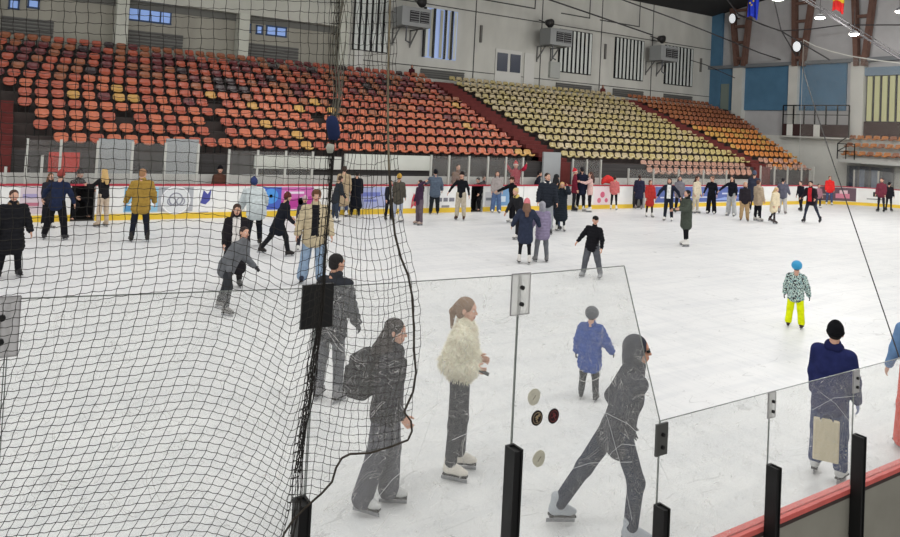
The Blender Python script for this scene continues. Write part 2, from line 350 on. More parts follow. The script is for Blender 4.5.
# balcony
y0, y1 = E(783, 120, 1).y, E(849, 120, 1).y; zr = (E(783, 104, 1).z+E(848, 107, 1).z)/2; zf = (E(783, 138, 1).z+E(848, 138, 1).z)/2
t = empty('balcony', (XE-1.0, (y0+y1)/2, zf)); tag(t, 'small balcony with black railing and dark base below the blue wall', 'balcony')
def loc(b): b.v = [(x-(XE-1.0), yy-(y0+y1)/2, z-zf) for x, yy, z in b.v]; return b
b = MB(); b.box((XE-1.0, y1, zf), (XE, y0, zf+.12)); loc(b).build('slab', mat('white_lower', (232, 231, 224), .85), t)
hh = (zr-zf)*.42
b = MB(); b.box((XE-1.04, y1, zf+.1), (XE-.96, y0, zf+hh)); loc(b).build('front_panel', mat('oxblood_wall', (66, 46, 46), .9), t)
for q in (790, 817):
    c = E(q, 130, 1.0).y; b = MB(); b.box((XE-1.07, c-.22, zf+.1), (XE-1.04, c+.22, zf+hh-.02)); loc(b).build('pale_panel', mat('white_lower', (232, 231, 224), .85), t)
b = MB(); b.beam((XE-1, y1, zr), (XE-1, y0, zr), .08); b.beam((XE-1, y1, (zr+zf+hh)/2), (XE-1, y0, (zr+zf+hh)/2), .05); loc(b).build('rail', M_BLACK, t)
for i in range(7):
    yy = y1+(y0-y1)*i/6; b = MB(); b.beam((XE-1, yy, zf+.1), (XE-1, yy, zr), .07); loc(b).build('rail_post', M_BLACK, t)
# steel columns of the hall against the end wall: two legs closing downwards, with battens
M_RUST = mat('brown_steel', (112, 84, 74), .7, .15, 3)
for i, (xb_, xt0, xt1) in enumerate(((740, 732, 751), (798, 795, 812), (860, 855, 873))):
    a0 = E(xb_-3, 66, .5); a1 = E(xb_+4, 66, .5); c0 = E(xt0, 0, .5); c1 = E(xt1, 0, .5)
    def ext(p, q, z): f_ = (z-p.z)/(q.z-p.z); return p+(q-p)*f_
    c0 = ext(a0, c0, 15.2); c1 = ext(a1, c1, 15.2)
    t = empty('steel_column', (a0+a1)/2); tag(t, 'brown lattice steel column %s' % ('nearest the blue corner', 'in the middle, behind the net cord', 'above the yellow blind window')[i], 'column', 'lattice columns of the end wall')
    o_ = (a0+a1)/2
    for p, q in ((a0, c0), (a1, c1)):
        b = MB(); b.beam(p-o_, q-o_, .42, .3); b.build('leg', M_RUST, t)
    b = MB()
    for f_ in (.1, .32, .54, .76, .96):
        b.beam(a0+(c0-a0)*f_-o_, a1+(c1-a1)*f_-o_, .25, .2)
    b.build('batten', M_RUST, t)
# ceiling
mb = MB(); mb.add([(XW0, 0, 17.5), (XE+1, 0, 17.5), (XE+1, 26, 15.6), (XE+1, YW+.4, 13.6), (XW0, YW+.4, 13.6), (XW0, 26, 15.6)], [(0,1,2,5),(5,2,3,4)])
struct(mb.build('ceiling', mat('dark_roof', (48, 48, 50), .9)), 'dark roof over the hall', 'ceiling')
# ------------------------------------------------------------------ stands
Y0, Z0, RUN, RISE = 25.2, 2.50, .964, .361
M_TREAD = mat('terrace_concrete', (66, 58, 56), .9, .2, 2)
def rowz(k): return Z0-.43+RISE*k
mb = MB()
for k in range(12):
    ya_ = Y0-.5+RUN*k; mb.box((XW0, ya_, 0 if k == 0 else rowz(k-1)-.02), (42.15+.62*k, YW-.02, rowz(k)))
struct(mb.build('stand_terrace', M_TREAD), 'stepped concrete terrace under the long stand', 'stand')
AISLES = ((-6.0, .22), (20.95, 22.25), (36.35, 37.75))
for i, (a, c) in enumerate(AISLES):
    mb = MB()
    for k in range(1, 12 if i else 5):
        for h in (0, 1):
            ya_ = Y0-.5+RUN*(k-1)+h*.5*RUN+.02
            mb.box((a, ya_, rowz(k-1)-.05), (c, Y0-.5+RUN*k, rowz(k)-RISE*(1-h)*.5+.012))
    mb.box((a, Y0-.75, 0), (c, Y0-.4, rowz(0)+.012)); mb.box((a, Y0-.70, 0), (c, Y0-.60, 1.62))
    struct(mb.build('aisle_stairs_%d' % (i+1), M_REDP), ('oxblood painted stairs and wall at the left edge of the stand', 'oxblood painted aisle stairs between the red and beige seats', 'oxblood painted aisle stairs between the beige and orange seats')[i], 'stairs')
# front parapet wall under the first row, planked
mb = MB(); mb.box((XW0, Y0-.62, 0), (41.5, Y0-.5, rowz(0)-.02))
struct(mb.build('wall_front_of_stand', mat('dark_planks', (62, 60, 60), .85, .25, 2, stretch=(.2, 1, 9))), 'dark planked wall under the first row of seats', 'wall')
dn = 10
for (x0, x1) in ((97.5, 132.5), (165, 197.5), (541, 558)):
    a = on_y(x0, 160, Y0-.68).x; c = on_y(x1, 160, Y0-.68).x; zt_ = on_y((x0+x1)/2, 139 if x0 < 300 else 152, Y0-.68).z
    yd_ = Y0-.15 if x0 > 500 else Y0
    b = MB(); b.box((a, yd_-.72, 0), (c, yd_-.62, zt_)); dn += 1; o = struct(b.build('door_%d' % dn, mat('door_grey', (158, 162, 164), .7, .03, 2)), 'plain light grey door under the stand', 'door')
    b = MB(); b.box((c-.14, yd_-.78, 1.0), (c-.06, yd_-.72, 1.15)); b.build('door_handle', M_STEEL, o)
# pale fascia bands of the team benches
for (x0, x1, ya_, yb_) in ((255, 341, 156, 169), (345, 431, 155, 170)):
    a = on_y(x0, 160, 24.45).x; c = on_y(x1, 160, 24.45).x; zt_ = on_y((x0+x1)/2, ya_, 24.45).z; zb_ = on_y((x0+x1)/2, yb_, 24.45).z
    b = MB(); b.box((a, 24.42, zb_), (c, 24.55, zt_)); struct(b.build('trim_bench_fascia', mat('fascia_white', (205, 208, 200), .7, .05, 2)), 'pale fascia over the team bench', 'trim')
# low white wall behind the glass
b = MB(); b.box((XW0, 24.38, 0), (21.0, 24.5, 1.38)); b.box((22.5, 24.38, 0), (36.0, 24.5, 1.38)); struct(b.build('wall_low_white', mat('white_low', (196, 196, 192), .8, .05, 2)), 'low white wall behind the far boards', 'wall')
# ------------------------------------------------------------------ seats
SEATC = {'red': (168, 82, 60), 'orange': (186, 102, 70), 'yellow': (190, 146, 76), 'maroon': (104, 46, 48), 'dark': (58, 44, 46), 'brown': (146, 88, 60),  # maroon also carries the dimness of the upper rows
         'beige': (176, 160, 124), 'khaki': (172, 156, 104), 'pinkbeige': (176, 134, 116), 'amber': (196, 126, 66), 'rust': (158, 98, 64)}
def smat(k): return mat('seat_plastic_'+k, SEATC[k], .34, .12, 5, spec=.5)
def seat_geom(mb, ox, oy, oz, mi=0, fx=0.0, fy=1.0):
    """moulded shell: front lip, pan, curved back with rounded corners; (fx,fy) is the way its back faces"""
    prof = [(-.19, -.05, .16), (-.195, 0, .172), (-.17, .02, .18), (0, -.01, .185), (.13, 0, .19), (.185, .055, .207), (.205, .14, .213), (.22, .215, .192), (.228, .25, .13)]
    v = []; nu = 6
    for sgn in (0, 1):
        for (y, z, hw) in prof:
            for i in range(nu+1):
                u = -1+2*i/nu; curl = .04*u*u
                yy = y + (-.03*u*u if z > .05 else 0) + sgn*.018*(1 if z > .05 else 0); zz = z + (curl if z < .1 else 0) - sgn*.02*(0 if z > .05 else 1)
                v.append((ox + u*hw*fy + yy*fx, oy + yy*fy - u*hw*fx, oz+zz))
    f = []; m = nu+1; n = len(prof)
    for r in range(n-1):
        for i in range(nu):
            a = r*m+i; f.append((a, a+1, a+m+1, a+m)); b = n*m; f.append((b+a, b+a+m, b+a+m+1, b+a+1))
    for i in range(nu):
        f.append((i, n*m+i, n*m+i+1, i+1)); a = (n-1)*m+i; f.append((a, a+1, n*m+a+1, n*m+a))
    for r in range(n-1):
        a = r*m; f.append((a, a+m, n*m+a+m, n*m+a)); a = r*m+nu; f.append((a, n*m+a, n*m+a+m, a+m))
    mb.add(v, f, mi)
SP = .51
ORD = ['first','second','third','fourth','fifth','sixth','seventh','eighth','ninth','tenth','eleventh','twelfth','thirteenth','fourteenth','fifteenth','sixteenth','seventeenth','eighteenth','nineteenth','twentieth'] + ['twenty-'+x for x in ('first','second','third','fourth','fifth','sixth','seventh','eighth','ninth')] + ['thirtieth'] + ['thirty-'+x for x in ('first','second','third','fourth','fifth','sixth','seventh','eighth','ninth')] + ['fortieth'] + ['forty-'+x for x in ('first','second','third','fourth','fifth','sixth','seventh','eighth','ninth')]
COLN = {'red': 'red', 'orange': 'orange-red', 'yellow': 'yellow', 'maroon': 'shade-darkened red', 'dark': 'blackish', 'brown': 'brown'}
seats = []
rs = random.Random(11)
MISS = {(2, 6), (2, 12), (1, 12), (4, 14), (5, 31), (3, 22)}
for k in range(12):
    n_ = 0
    x = (1.25, .70, .75, .25, .25)[k] if k < 5 else -2.9+.12*(k % 4)
    while x < 20.45 + (0, .1, -.1, .15)[k % 4]:
        n_ += 1
        if (k, n_) not in MISS:
            r = rs.random()
            if k < 4: c = 'orange' if r < .62 else 'red' if r < .975 else 'yellow'
            elif k < 7: c = 'red' if r < .55 else 'orange' if r < .8 else 'brown' if r < .9 else 'yellow' if r < .93 else 'maroon'
            else: c = 'maroon' if r < .38 else 'red' if r < .68 else 'brown' if r < .93 else 'dark'  # more maroon in upper rows: weaker light up there put into seat colour
            if k == 4 and n_ in (7, 8): c = 'yellow'
            if k == 6 and 20 < n_ < 24: c = 'dark'
            seats.append((x+.28, Y0+RUN*k, Z0-.16+RISE*k, c, 1, k, n_))
        x += SP
rest = []
def px_of(p):
    d = Vector(p)-H0; z = d.dot(fwv); return 450+F*d.dot(r2)/z, CYP-F*d.dot(u2)/z, z
def inview(s): q = px_of(s[:3]); return -12 < q[0] < 912 and -12 < q[1] < 560
for k in range(-2, 12):
    x0_, x1_ = (22.4, 36.25) if k >= 0 else (27.2, 35.9)
    yk, zk = (Y0+RUN*k, Z0-.16+RISE*k) if k >= 0 else (Y0+.48*k, Z0-.16+.33*k)
    x = x0_ + .07*(k % 3)
    while x < x1_:
        r = rs.random(); c = 'pinkbeige' if k < 0 else ('khaki' if r < (.75 if k < 6 else .35) else 'beige')
        if k >= 0: rest.append((x+.28, yk, zk, c))
        else: rest.append((x+.28, yk, zk, c))
        x += SP
    x = 37.9 if k >= 0 else 37.6; x1_ = min(46.9, 41.9+max(k, 0)*.62)
    while x < x1_ and k >= -1:
        r = rs.random(); c = ('pinkbeige' if r < .5 else 'amber') if k < 1 else ('amber' if r < .7 else 'yellow') if k < 6 else ('brown' if r < .5 else 'rust')
        rest.append((x+.28, yk, zk, c)); x += SP
SIDE = (1.0, 0.0)
for j, (xx, zz) in enumerate(((46.85, 3.14), (47.4, 3.68), (47.93, 4.2))):
    y = E(845-4*j*0+ (0, 3, 6)[j], 150, XE-xx).y
    while y > 15.5:
        rest.append((xx, y, zz-.1, 'amber' if rs.random() < .7 else 'rust', 'end')); y -= SP
seats = [s for s in seats if inview(s)]
seats.sort(key=lambda s: px_of(s[:3])[2])
indiv, far_ = seats[:300], seats[300:]
protos = {}
for s in indiv:
    x, y, z, c, _, k, n_ = s
    if c not in protos:
        b = MB(); seat_geom(b, 0, 0, 0); o = b.build('stadium_seat', smat(c), None, True); protos[c] = o
        g = MB(); g.beam((-.16, .03, -.03), (-.16, .03, -.268), .04); g.beam((.16, .03, -.03), (.16, .03, -.268), .04); g.beam((-.2, .03, -.04), (.2, .03, -.04), .04)
        g.build('seat_bracket', M_BLACK, o)
    else:
        src = protos[c]; o = src.copy(); C.objects.link(o)
        for ch in src.children:
            cc = ch.copy(); C.objects.link(cc); cc.parent = o
    o.location = (x, y, z)
    tag(o, '%s plastic stand seat, %s from the left stairs in the %s row up' % (COLN[c], ORD[n_-1], ORD[k]), 'seat', 'plastic seats of the red block')
keys = sorted({s[3] for s in rest} | {s[3] for s in far_}); mb = MB()
for s in rest + far_:
    if len(s) == 5: seat_geom(mb, s[0], s[1], s[2], keys.index(s[3]), 1.0, 0.0)
    else: seat_geom(mb, s[0], s[1], s[2], keys.index(s[3]))
tag(mb.build('stadium_seats', [smat(k) for k in keys], None, True), 'further rows of red, beige and orange plastic stand seats', 'seats', kind='stuff')
# end stand slab and tiers, glazed entrance below
mb = MB(); mb.box((46.55, 14, 2.50), (XE-.3, E(838, 165, 2).y, 2.72)); mb.box((46.9, 14, 2.72), (XE-.3, E(840, 160, 2).y, 2.85)); mb.box((47.25, 14, 2.85), (XE-.3, E(843, 160, 2).y, 3.3)); mb.box((47.9, 14, 3.3), (XE-.3, E(848, 160, 2).y, 3.85))
struct(mb.build('stand_terrace_end', mat('white_lower', (186, 186, 182), .85)), 'pale concrete tiers of the small end stand', 'stand')
t = empty('stand_railing', (46.6, E(836, 150, 2).y, 2.72)); tag(t, 'small dark railing at the corner of the end stand', 'railing')
for i in range(3):
    b = MB(); b.beam((0, -.1-.55*i, 0), (0, -.1-.55*i, 1.0), .05); b.build('rail_post', M_BLACK, t)
b = MB(); b.beam((0, -.1, 1), (0, -1.2, 1), .05); b.beam((0, -.1, .5), (0, -1.2, .5), .05); b.beam((0, -.1, .5), (1.2, -.1, .9), .05); b.beam((0, -.1, 1), (1.2, -.1, 1.5), .05); b.build('rail', M_BLACK, t)
b = MB(); ya = E(848, 175, .5).y; yb = E(893, 175, .5).y; b.box((XE-.5, yb, .1), (XE-.35, ya, 2.3)); o = struct(b.build('door_14', mat('dark_entrance', (84, 92, 108), .3)), 'dark glazed entrance under the end stand', 'door')
for i in range(5):
    yy = yb+(ya-yb)*i/4; f = MB(); f.box((XE-.55, yy-.06, .1), (XE-.5, yy+.06, 2.3)); f.build('door_frame', mat('frame_grey', (120, 122, 126), .6), o)
for i in (1, 2):
    f = MB(); f.box((XE-.53, yb+(ya-yb)*(.30*i+.02), .5), (XE-.51, yb+(ya-yb)*(.30*i+.16), 2.1)); f.build('pane', mat('pale_pane', (136, 152, 176), .4), o)

# ------------------------------------------------------------------ far rink boards
def board_path(off):
    p = [(XW0, YB+off)] + [(CXR+(RC+off)*math.sin(a), YB-RC+(RC+off)*math.cos(a)) for a in np.linspace(0, math.pi/2, 15)]
    p += [(CXR+(RC+off)*math.cos(a), YN+RC-(RC+off)*math.sin(a)) for a in np.linspace(0, math.pi/2, 15)] + [(13.0, YN-off)]
    return p
GATES = [(71, 95.5), (471, 483), (632.5, 645)]
gx = [(on_y(a, 200, YB).x, on_y(c, 200, YB).x) for a, c in GATES]
def strip(path_in, path_out, z0, z1, mb, skip=True):
    segs = []
    for i in range(len(path_in)-1):
        p, q, r_, s_ = path_in[i], path_in[i+1], path_out[i], path_out[i+1]
        if i == 0 and skip:
            xs = [p[0]]
            for a, c in gx: xs += [a, c]
            xs.append(q[0])
            for j in range(0, len(xs), 2): segs.append(((xs[j], p[1]), (xs[j+1], p[1]), (xs[j], r_[1]), (xs[j+1], r_[1])))
        else: segs.append((p, q, r_, s_))
    for p, q, r_, s_ in segs:
        mb.add([(*p, z0), (*q, z0), (*s_, z0), (*r_, z0), (*p, z1), (*q, z1), (*s_, z1), (*r_, z1)],
               [(0,1,2,3), (7,6,5,4), (0,4,5,1), (2,6,7,3), (1,5,6,2), (0,3,7,4)])
bt = empty('rink_boards', (20, YB, 0)); tag(bt, 'white boards round the far side of the ice with yellow base and red edge', 'rink boards')
IM = Matrix.Translation((-20, -YB, 0))
def bp(mb, name, m, parent=bt, smooth=False):
    if parent is bt: mb.v = [(x-20, y-YB, z) for x, y, z in mb.v]
    return mb.build(name, m, parent, smooth)
mb = MB(); strip(board_path(0), board_path(.14), 0, HB-.05, mb); bp(mb, 'board_panel', M_WHITE)
mb = MB(); strip(board_path(-.03), board_path(0), 0.0, .19, mb); bp(mb, 'kick_plate', mat('kick_yellow', (232, 196, 66), .5, .05, 2))
mb = MB(); strip(board_path(-.02), board_path(.18), HB-.05, HB, mb, False); bp(mb, 'cap_rail', mat('cap_red', (178, 52, 68), .5))
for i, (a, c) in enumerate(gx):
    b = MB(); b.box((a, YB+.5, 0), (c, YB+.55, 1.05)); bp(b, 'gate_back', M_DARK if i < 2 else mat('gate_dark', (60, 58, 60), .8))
# joints between board panels
x = -5.0
while x < CXR:
    if not any(a-.05 < x < c+.05 for a, c in gx):
        b = MB(); b.box((x-.008, YB-.006, .19), (x+.008, YB+.002, HB-.05)); bp(b, 'panel_joint', mat('joint', (170, 170, 170), .7))
    x += 2.4
# posts and glass behind
def pz(px_, yt): return on_y(px_, yt, YB).z
M_ALU = mat('aluminium', (190, 190, 184), .45, metal=.4)
def fpost(x, z1):
    b = MB(); b.box((x-.035, YB+.04, HB), (x+.035, YB+.11, z1)); bp(b, 'glass_post', M_ALU)
def fpane(x0, x1, z1):
    b = MB(); b.box((x0+.04, YB+.07, HB), (x1-.04, YB+.08, z1)); bp(b, 'glass_pane', M_FGLASS)
ZG = 2.28
for group, zt_ in (((26, 60, 97, 132, 165, 198), ZG+.15), ((229, 258, 286, 313), ZG), ((432, 450, 470, 489, 507, 524), ZG), ((574, 588, 602), ZG), ((630, 655, 680, 705, 728), 1.9), ((762, 776, 789, 803, 815), 2.2)):
    xs = [on_y(g, 165, YB).x for g in group]
    for x in xs: fpost(x, zt_)
    for a, c in zip(xs[:-1], xs[1:]): fpane(a, c, zt_-.04)
for g, zt_ in ((6, 1.6), (42, 1.95)): fpost(on_y(g, 165, YB).x, zt_)
# end glass along the corner
pth = board_path(.07)
for i in range(6, 17, 2):
    (x0, y0_), (x1, y1_) = pth[i], pth[i+2]
    b = MB(); b.beam((x0, y0_, HB), (x0, y0_, 2.15), .07); bp(b, 'glass_post', M_ALU)
    b = MB(); b.beam((x0, y0_, 1.62), (x1, y1_, 1.62), .012, 1.0); bp(b, 'glass_pane', M_FGLASS)
# adverts
def ad(x0, x1, y0, y1, col, shapes=(), nm='advert'):
    a = on_y(x0, 200, YB).x; c = on_y(x1, 200, YB).x
    z0 = .24; z1 = HB-.09
    if y0 is not None: z1 = on_y((x0+x1)/2, y0, YB).z; z0 = on_y((x0+x1)/2, y1, YB).z
    b = MB(); b.box((a, YB-.012, z0), (c, YB+.001, z1)); o = bp(b, nm, mat('advert_print', col, .5, .03, 3)); cx = (a+c)/2; cz = (z0+z1)/2
    for s in shapes:
        g = MB(); kind, col2 = s[0], s[1]; pr = s[2:]
        if kind == 'disc': g.disc((a+pr[0]*(c-a)-20, -.016, z0+pr[1]*(z1-z0)), (0, 1, 0), pr[2], .008, 18)
        if kind == 'bar': g.box((a+pr[0]*(c-a)-20, -.02-.002, z0+pr[1]*(z1-z0)), (a+pr[2]*(c-a)-20, -.012, z0+pr[3]*(z1-z0)))
        if kind == 'poly': g.add([(a+u*(c-a)-20, yy, z0+v_*(z1-z0)) for yy in (-.02, -.012) for u, v_ in pr[0]], [tuple(range(len(pr[0]))), tuple(range(len(pr[0]), 2*len(pr[0])))[::-1]])
        if kind == 'ring':
            R_, r_ = pr[2], pr[3]; pts = [(a+pr[0]*(c-a)-20+R_*math.cos(t_), -.016, z0+pr[1]*(z1-z0)+R_*math.sin(t_)) for t_ in np.linspace(0, 2*math.pi, 25)]
            g.tube(pts, r_, 5)
        q = g.build('advert_mark', mat('advert_ink', col2, .5), o)
    return o
ad(20, 44, None, None, (216, 200, 208), (('bar', (196, 120, 140), .2, .3, .8, .42), ('bar', (170, 160, 200), .1, .6, .7, .75)))
ad(124, 158, None, None, (150, 196, 222), (('poly', (235, 240, 244), [(.1, .1), (.6, .3), (.95, .2), (.9, .45), (.4, .5), (.1, .3)]), ('bar', (90, 150, 200), .05, .05, .3, .25)))
ad(158, 193, None, None, (176, 178, 184), (('disc', (228, 230, 232), .5, .46, .40), ('ring', (240, 240, 242), .5, .46, .43, .03), ('ring', (150, 152, 162), .5, .5, .2, .025), ('ring', (150, 152, 162), .38, .42, .12, .022), ('ring', (150, 152, 162), .64, .42, .12, .022)))
ad(197, 214, 187, 216, (240, 240, 240), (('poly', (78, 84, 160), [(.2, .45), (.35, .9), (.6, .75), (.8, .95), (.75, .55), (.5, .4)]), ('bar', (120, 130, 180), .2, .05, .7, .15)))
ad(262, 281, None, None, (74, 98, 190), (('disc', (80, 150, 225), .45, .6, .26), ('disc', (235, 240, 246), .45, .6, .06)))
ad(281, 313, None, None, (206, 108, 178), (('poly', (182, 62, 150), [(0, 0), (1, .2), (1, .6), (0, .4)]), ('disc', (226, 224, 230), .65, .35, .16), ('bar', (236, 220, 236), .1, .7, .7, .8)))
ad(354, 386, None, None, (176, 182, 220), (('bar', (120, 130, 200), .2, .55, .8, .75), ('bar', (120, 130, 200), .3, .3, .7, .4)))
ad(409, 418, 192, 211, (240, 236, 236), (('poly', (206, 76, 90), [(.2, .1), (.5, .3), (.9, .2), (.8, .6), (.5, .95), (.3, .6)]),))
ad(436, 455, 194, 209, (240, 240, 240), (('bar', (130, 130, 140), .05, .5, .3, .75), ('bar', (130, 130, 140), .38, .5, .6, .75), ('bar', (130, 130, 140), .68, .5, .95, .75), ('bar', (150, 150, 156), .3, .1, .7, .25)))
ad(485, 493, 192, 206, (214, 214, 216), (('bar', (130, 134, 140), .1, .4, .9, .6),))
ad(495, 512, None, None, (120, 160, 200), (('bar', (210, 224, 236), .1, .2, .6, .5),))
ad(594, 610, 187, 206, (240, 226, 230), (('disc', (222, 110, 140), .5, .6, .14), ('disc', (226, 130, 150), .3, .3, .12), ('disc', (222, 110, 140), .75, .3, .1)))
ad(655, 745, None, None, (92, 108, 168), (('bar', (210, 214, 228), .05, .28, .62, .36), ('poly', (150, 170, 220), [(.6, .1), (.75, .3), (.95, .25), (.8, .1)]), ('bar', (200, 206, 226), .72, .5, .92, .6)))
def arc_ad(x0, x1, y, col, marks):
    # follow the curved corner boards between two sight lines
    def hit(px_):
        d = ray(px_, y); lo = (CXR*d.x+(YB-RC)*d.y)/(d.x**2+d.y**2); hi = lo+20
        f_ = lambda t_: math.hypot(t_*d.x-CXR, t_*d.y-(YB-RC))-RC
        for _ in range(50):
            m_ = (lo+hi)/2
            if f_(m_) > 0: hi = m_
            else: lo = m_
        return math.atan2(lo*d.y-(YB-RC), lo*d.x-CXR)
    a0, a1 = hit(x0), hit(x1); n_ = 8; b = MB(); R_ = RC-.012
    pts = [(CXR+R_*math.cos(a), YB-RC+R_*math.sin(a)) for a in np.linspace(a0, a1, n_+1)]
    pto = [(CXR+(R_+.012)*math.cos(a), YB-RC+(R_+.012)*math.sin(a)) for a in np.linspace(a0, a1, n_+1)]
    strip(pts, pto, .22, HB-.08, b, False); o = bp(b, 'advert', mat('advert_print', col, .5, .03, 3))
    for (u0, u1, v0, v1, c2) in marks:
        b = MB(); R2 = RC-.02
        pts = [(CXR-20+R2*math.cos(a), -RC+R2*math.sin(a)) for a in np.linspace(a0+(a1-a0)*u0, a0+(a1-a0)*u1, 4)]
        pto = [(CXR-20+(R2+.01)*math.cos(a), -RC+(R2+.01)*math.sin(a)) for a in np.linspace(a0+(a1-a0)*u0, a0+(a1-a0)*u1, 4)]
        strip(pts, pto, .22+(HB-.3)*v0, .22+(HB-.3)*v1, b, False); b.build('advert_mark', mat('advert_ink', c2, .5), o)
arc_ad(818, 856, 195, (104, 84, 94), ((.5, .85, .2, .55, (210, 130, 150)), (.6, .8, .55, .8, (220, 190, 196)), (.08, .4, .4, .5, (190, 180, 186))))
arc_ad(858, 895, 195, (232, 232, 230), ((.42, .56, .45, .8, (60, 62, 60)), (.25, .75, .22, .3, (150, 150, 150))))

# ------------------------------------------------------------------ near barrier
nb = empty('rink_barrier', (3, YN, 0)); tag(nb, 'near rink barrier with red rail, black posts and scratched glass panes', 'barrier')
def np_(mb, name, m, parent=None, smooth=False):
    mb.v = [(x-3, y-YN, z) for x, y, z in mb.v]; return mb.build(name, m, parent or nb, smooth)
ZD = 1.12
mb = MB(); mb.box((-4, YN-.026, 0), (12.9, YN+.035, ZD-.03)); np_(mb, 'board_panel', mat('board_grey', (140, 137, 127), .7, .08, 4))
mb = MB(); mb.bbox((-4, YN-.030, ZD-.03), (12.9, YN+.045, ZD), .008); np_(mb, 'top_rail', mat('rail_red', (206, 98, 92), .45, .12, 9))
mb = MB(); mb.box((-4, YN-.0295, ZD-.055), (12.9, YN-.026, ZD-.03)); np_(mb, 'rail_trim', mat('trim_dark', (62, 48, 46), .6))
PX = [-1.9, -.93, .045, 1.03, 2.0, 2.98, 3.94, 4.88, 5.83, 6.8, 7.8, 8.8, 9.8, 10.8, 11.8]
for i, x in enumerate(PX):
    zt_ = 1.965 if x < 2.5 else 1.475
    mb = MB(); w_ = .024; ya_, yb_ = YN-.10, YN-.03; x -= .035
    mb.box((x-w_, ya_, 0), (x-w_+.010, yb_, zt_)); mb.box((x+w_-.010, ya_, 0), (x+w_, yb_, zt_)); mb.box((x-w_+.010, yb_-.012, 0), (x+w_-.010, yb_, zt_))
    mb.box((x-w_+.010, ya_+.006, 0), (x+w_-.010, yb_-.012, zt_-.008)); np_(mb, 'post', M_BLACK)
def ztall(x): return float(np.interp(x, [-2, .02, .34, .69, 1.49, 2.0], [2.86, 2.76, 2.74, 2.722, 2.708, 2.70]))
for i in range(len(PX)-1):
    a, c = PX[i]+.003, PX[i+1]-.003; tall = PX[i] < 2.5; zt_ = 1.875
    mb = MB()
    if abs(PX[i]-2.0) < .01: ring = [(a, ZD), (c, ZD), (c, 1.88), (2.665, 2.70), (a, 2.70)]
    else: ring = [(a, ZD), (c, ZD), (c, ztall(c) if tall else zt_), (a, ztall(a) if tall else zt_)]
    n_ = len(ring); mb.add([(x, YN-.006, z) for x, z in ring]+[(x, YN+.006, z) for x, z in ring], [tuple(range(n_)), tuple(range(n_, 2*n_))[::-1]]+[(j, n_+j, n_+(j+1) % n_, (j+1) % n_) for j in range(n_)])
    o = np_(mb, 'glass_pane', M_NGLASS)
    e_ = MB(); pts = [(x, YN, z) for x, z in ring]      # polished edge line of the pane
    for j in range(1, n_): e_.beam(pts[j], pts[(j+1) % n_], .0034, .005, up=(0, 1, 0))
    e_.v = [(x-3, y-YN, z) for x, y, z in e_.v]; e_.build('pane_edge', mat('glass_edge', (118, 124, 120), .3), o)
# clamps at the seams
for x, zt_, kind in ((.028, 2.76, 'grey'), (1.03, 2.725, 'black'), (2.0, 2.70, 'clear'), (2.98, 1.86, 'metal'), (3.94, 1.87, 'clear'), (4.88, 1.87, 'clear'), (5.83, 1.87, 'clear'), (6.8, 1.87, 'clear')):
    w_, h_ = {'black': (.062, .155), 'grey': (.045, .17), 'clear': (.052 if zt_ > 2 else .035, .175 if zt_ > 2 else .14), 'metal': (.043, .155)}[kind]
    m = {'black': M_BLACK, 'grey': glass_mat('grey_plastic', .45, 0, (.75, .74, .76)), 'clear': M_CLAMP, 'metal': mat('clamp_metal', (78, 78, 76), .5)}[kind]
    mb = MB(); mb.box((x-w_, YN-.02, zt_-h_), (x+w_, YN-.008, zt_+.008)); o = np_(mb, 'clamp_plate', m)
    if kind == 'clear' or kind == 'grey':
        f_ = MB()
        for sx in (-1, 1): f_.beam((x+sx*w_, YN-.014, zt_-h_), (x+sx*w_, YN-.014, zt_+.008), .004)
        f_.beam((x-w_, YN-.014, zt_-h_), (x+w_, YN-.014, zt_-h_), .004); f_.beam((x-w_, YN-.014, zt_+.008), (x+w_, YN-.014, zt_+.008), .004)
        f_.beam((x, YN-.014, zt_-h_), (x, YN-.014, zt_), .003)
        f_.v = [(a-3, b_-YN, c) for a, b_, c in f_.v]; f_.build('clamp_edge', mat('plastic_edge', (120, 116, 120), .4), o)
    if kind != 'black':
        for zz in (zt_-h_*.3, zt_-h_*.72):
            s = MB(); s.disc((x, YN-.026, zz), (0, 1, 0), .010, .012, 8); s.v = [(a-3, b_-YN, c) for a, b_, c in s.v]; s.build('bolt', M_BLACK, o)
# long scratches in the panes
for i_, pts in enumerate(([(585, 408), (606, 413), (628, 424), (645, 440), (658, 458), (668, 480)], [(600, 470), (612, 452), (622, 444), (640, 446)], [(445, 362), (437, 400), (424, 440), (408, 486)], [(556, 474), (590, 463), (632, 462)], [(452, 440), (480, 428), (498, 416)],
        [(598, 392), (608, 420), (622, 470), (632, 520)], [(820, 392), (836, 404), (850, 422)], [(812, 410), (834, 398), (856, 396)], [(775, 452), (800, 449), (812, 446)], [(356, 470), (374, 452), (386, 450)], [(376, 500), (392, 480), (404, 470)])):
    g = MB(); q = [on_y(x, y, YN-.0075) for x, y in pts]; sm = []
    for j in range(len(q)-1): sm += [q[j]+(q[j+1]-q[j])*(s_/4) for s_ in range(4)]
    g.tube(sm+[q[-1]], .0009, 4); np_(g, 'scratch', mat('scratch_white', (214, 216, 216), .6))
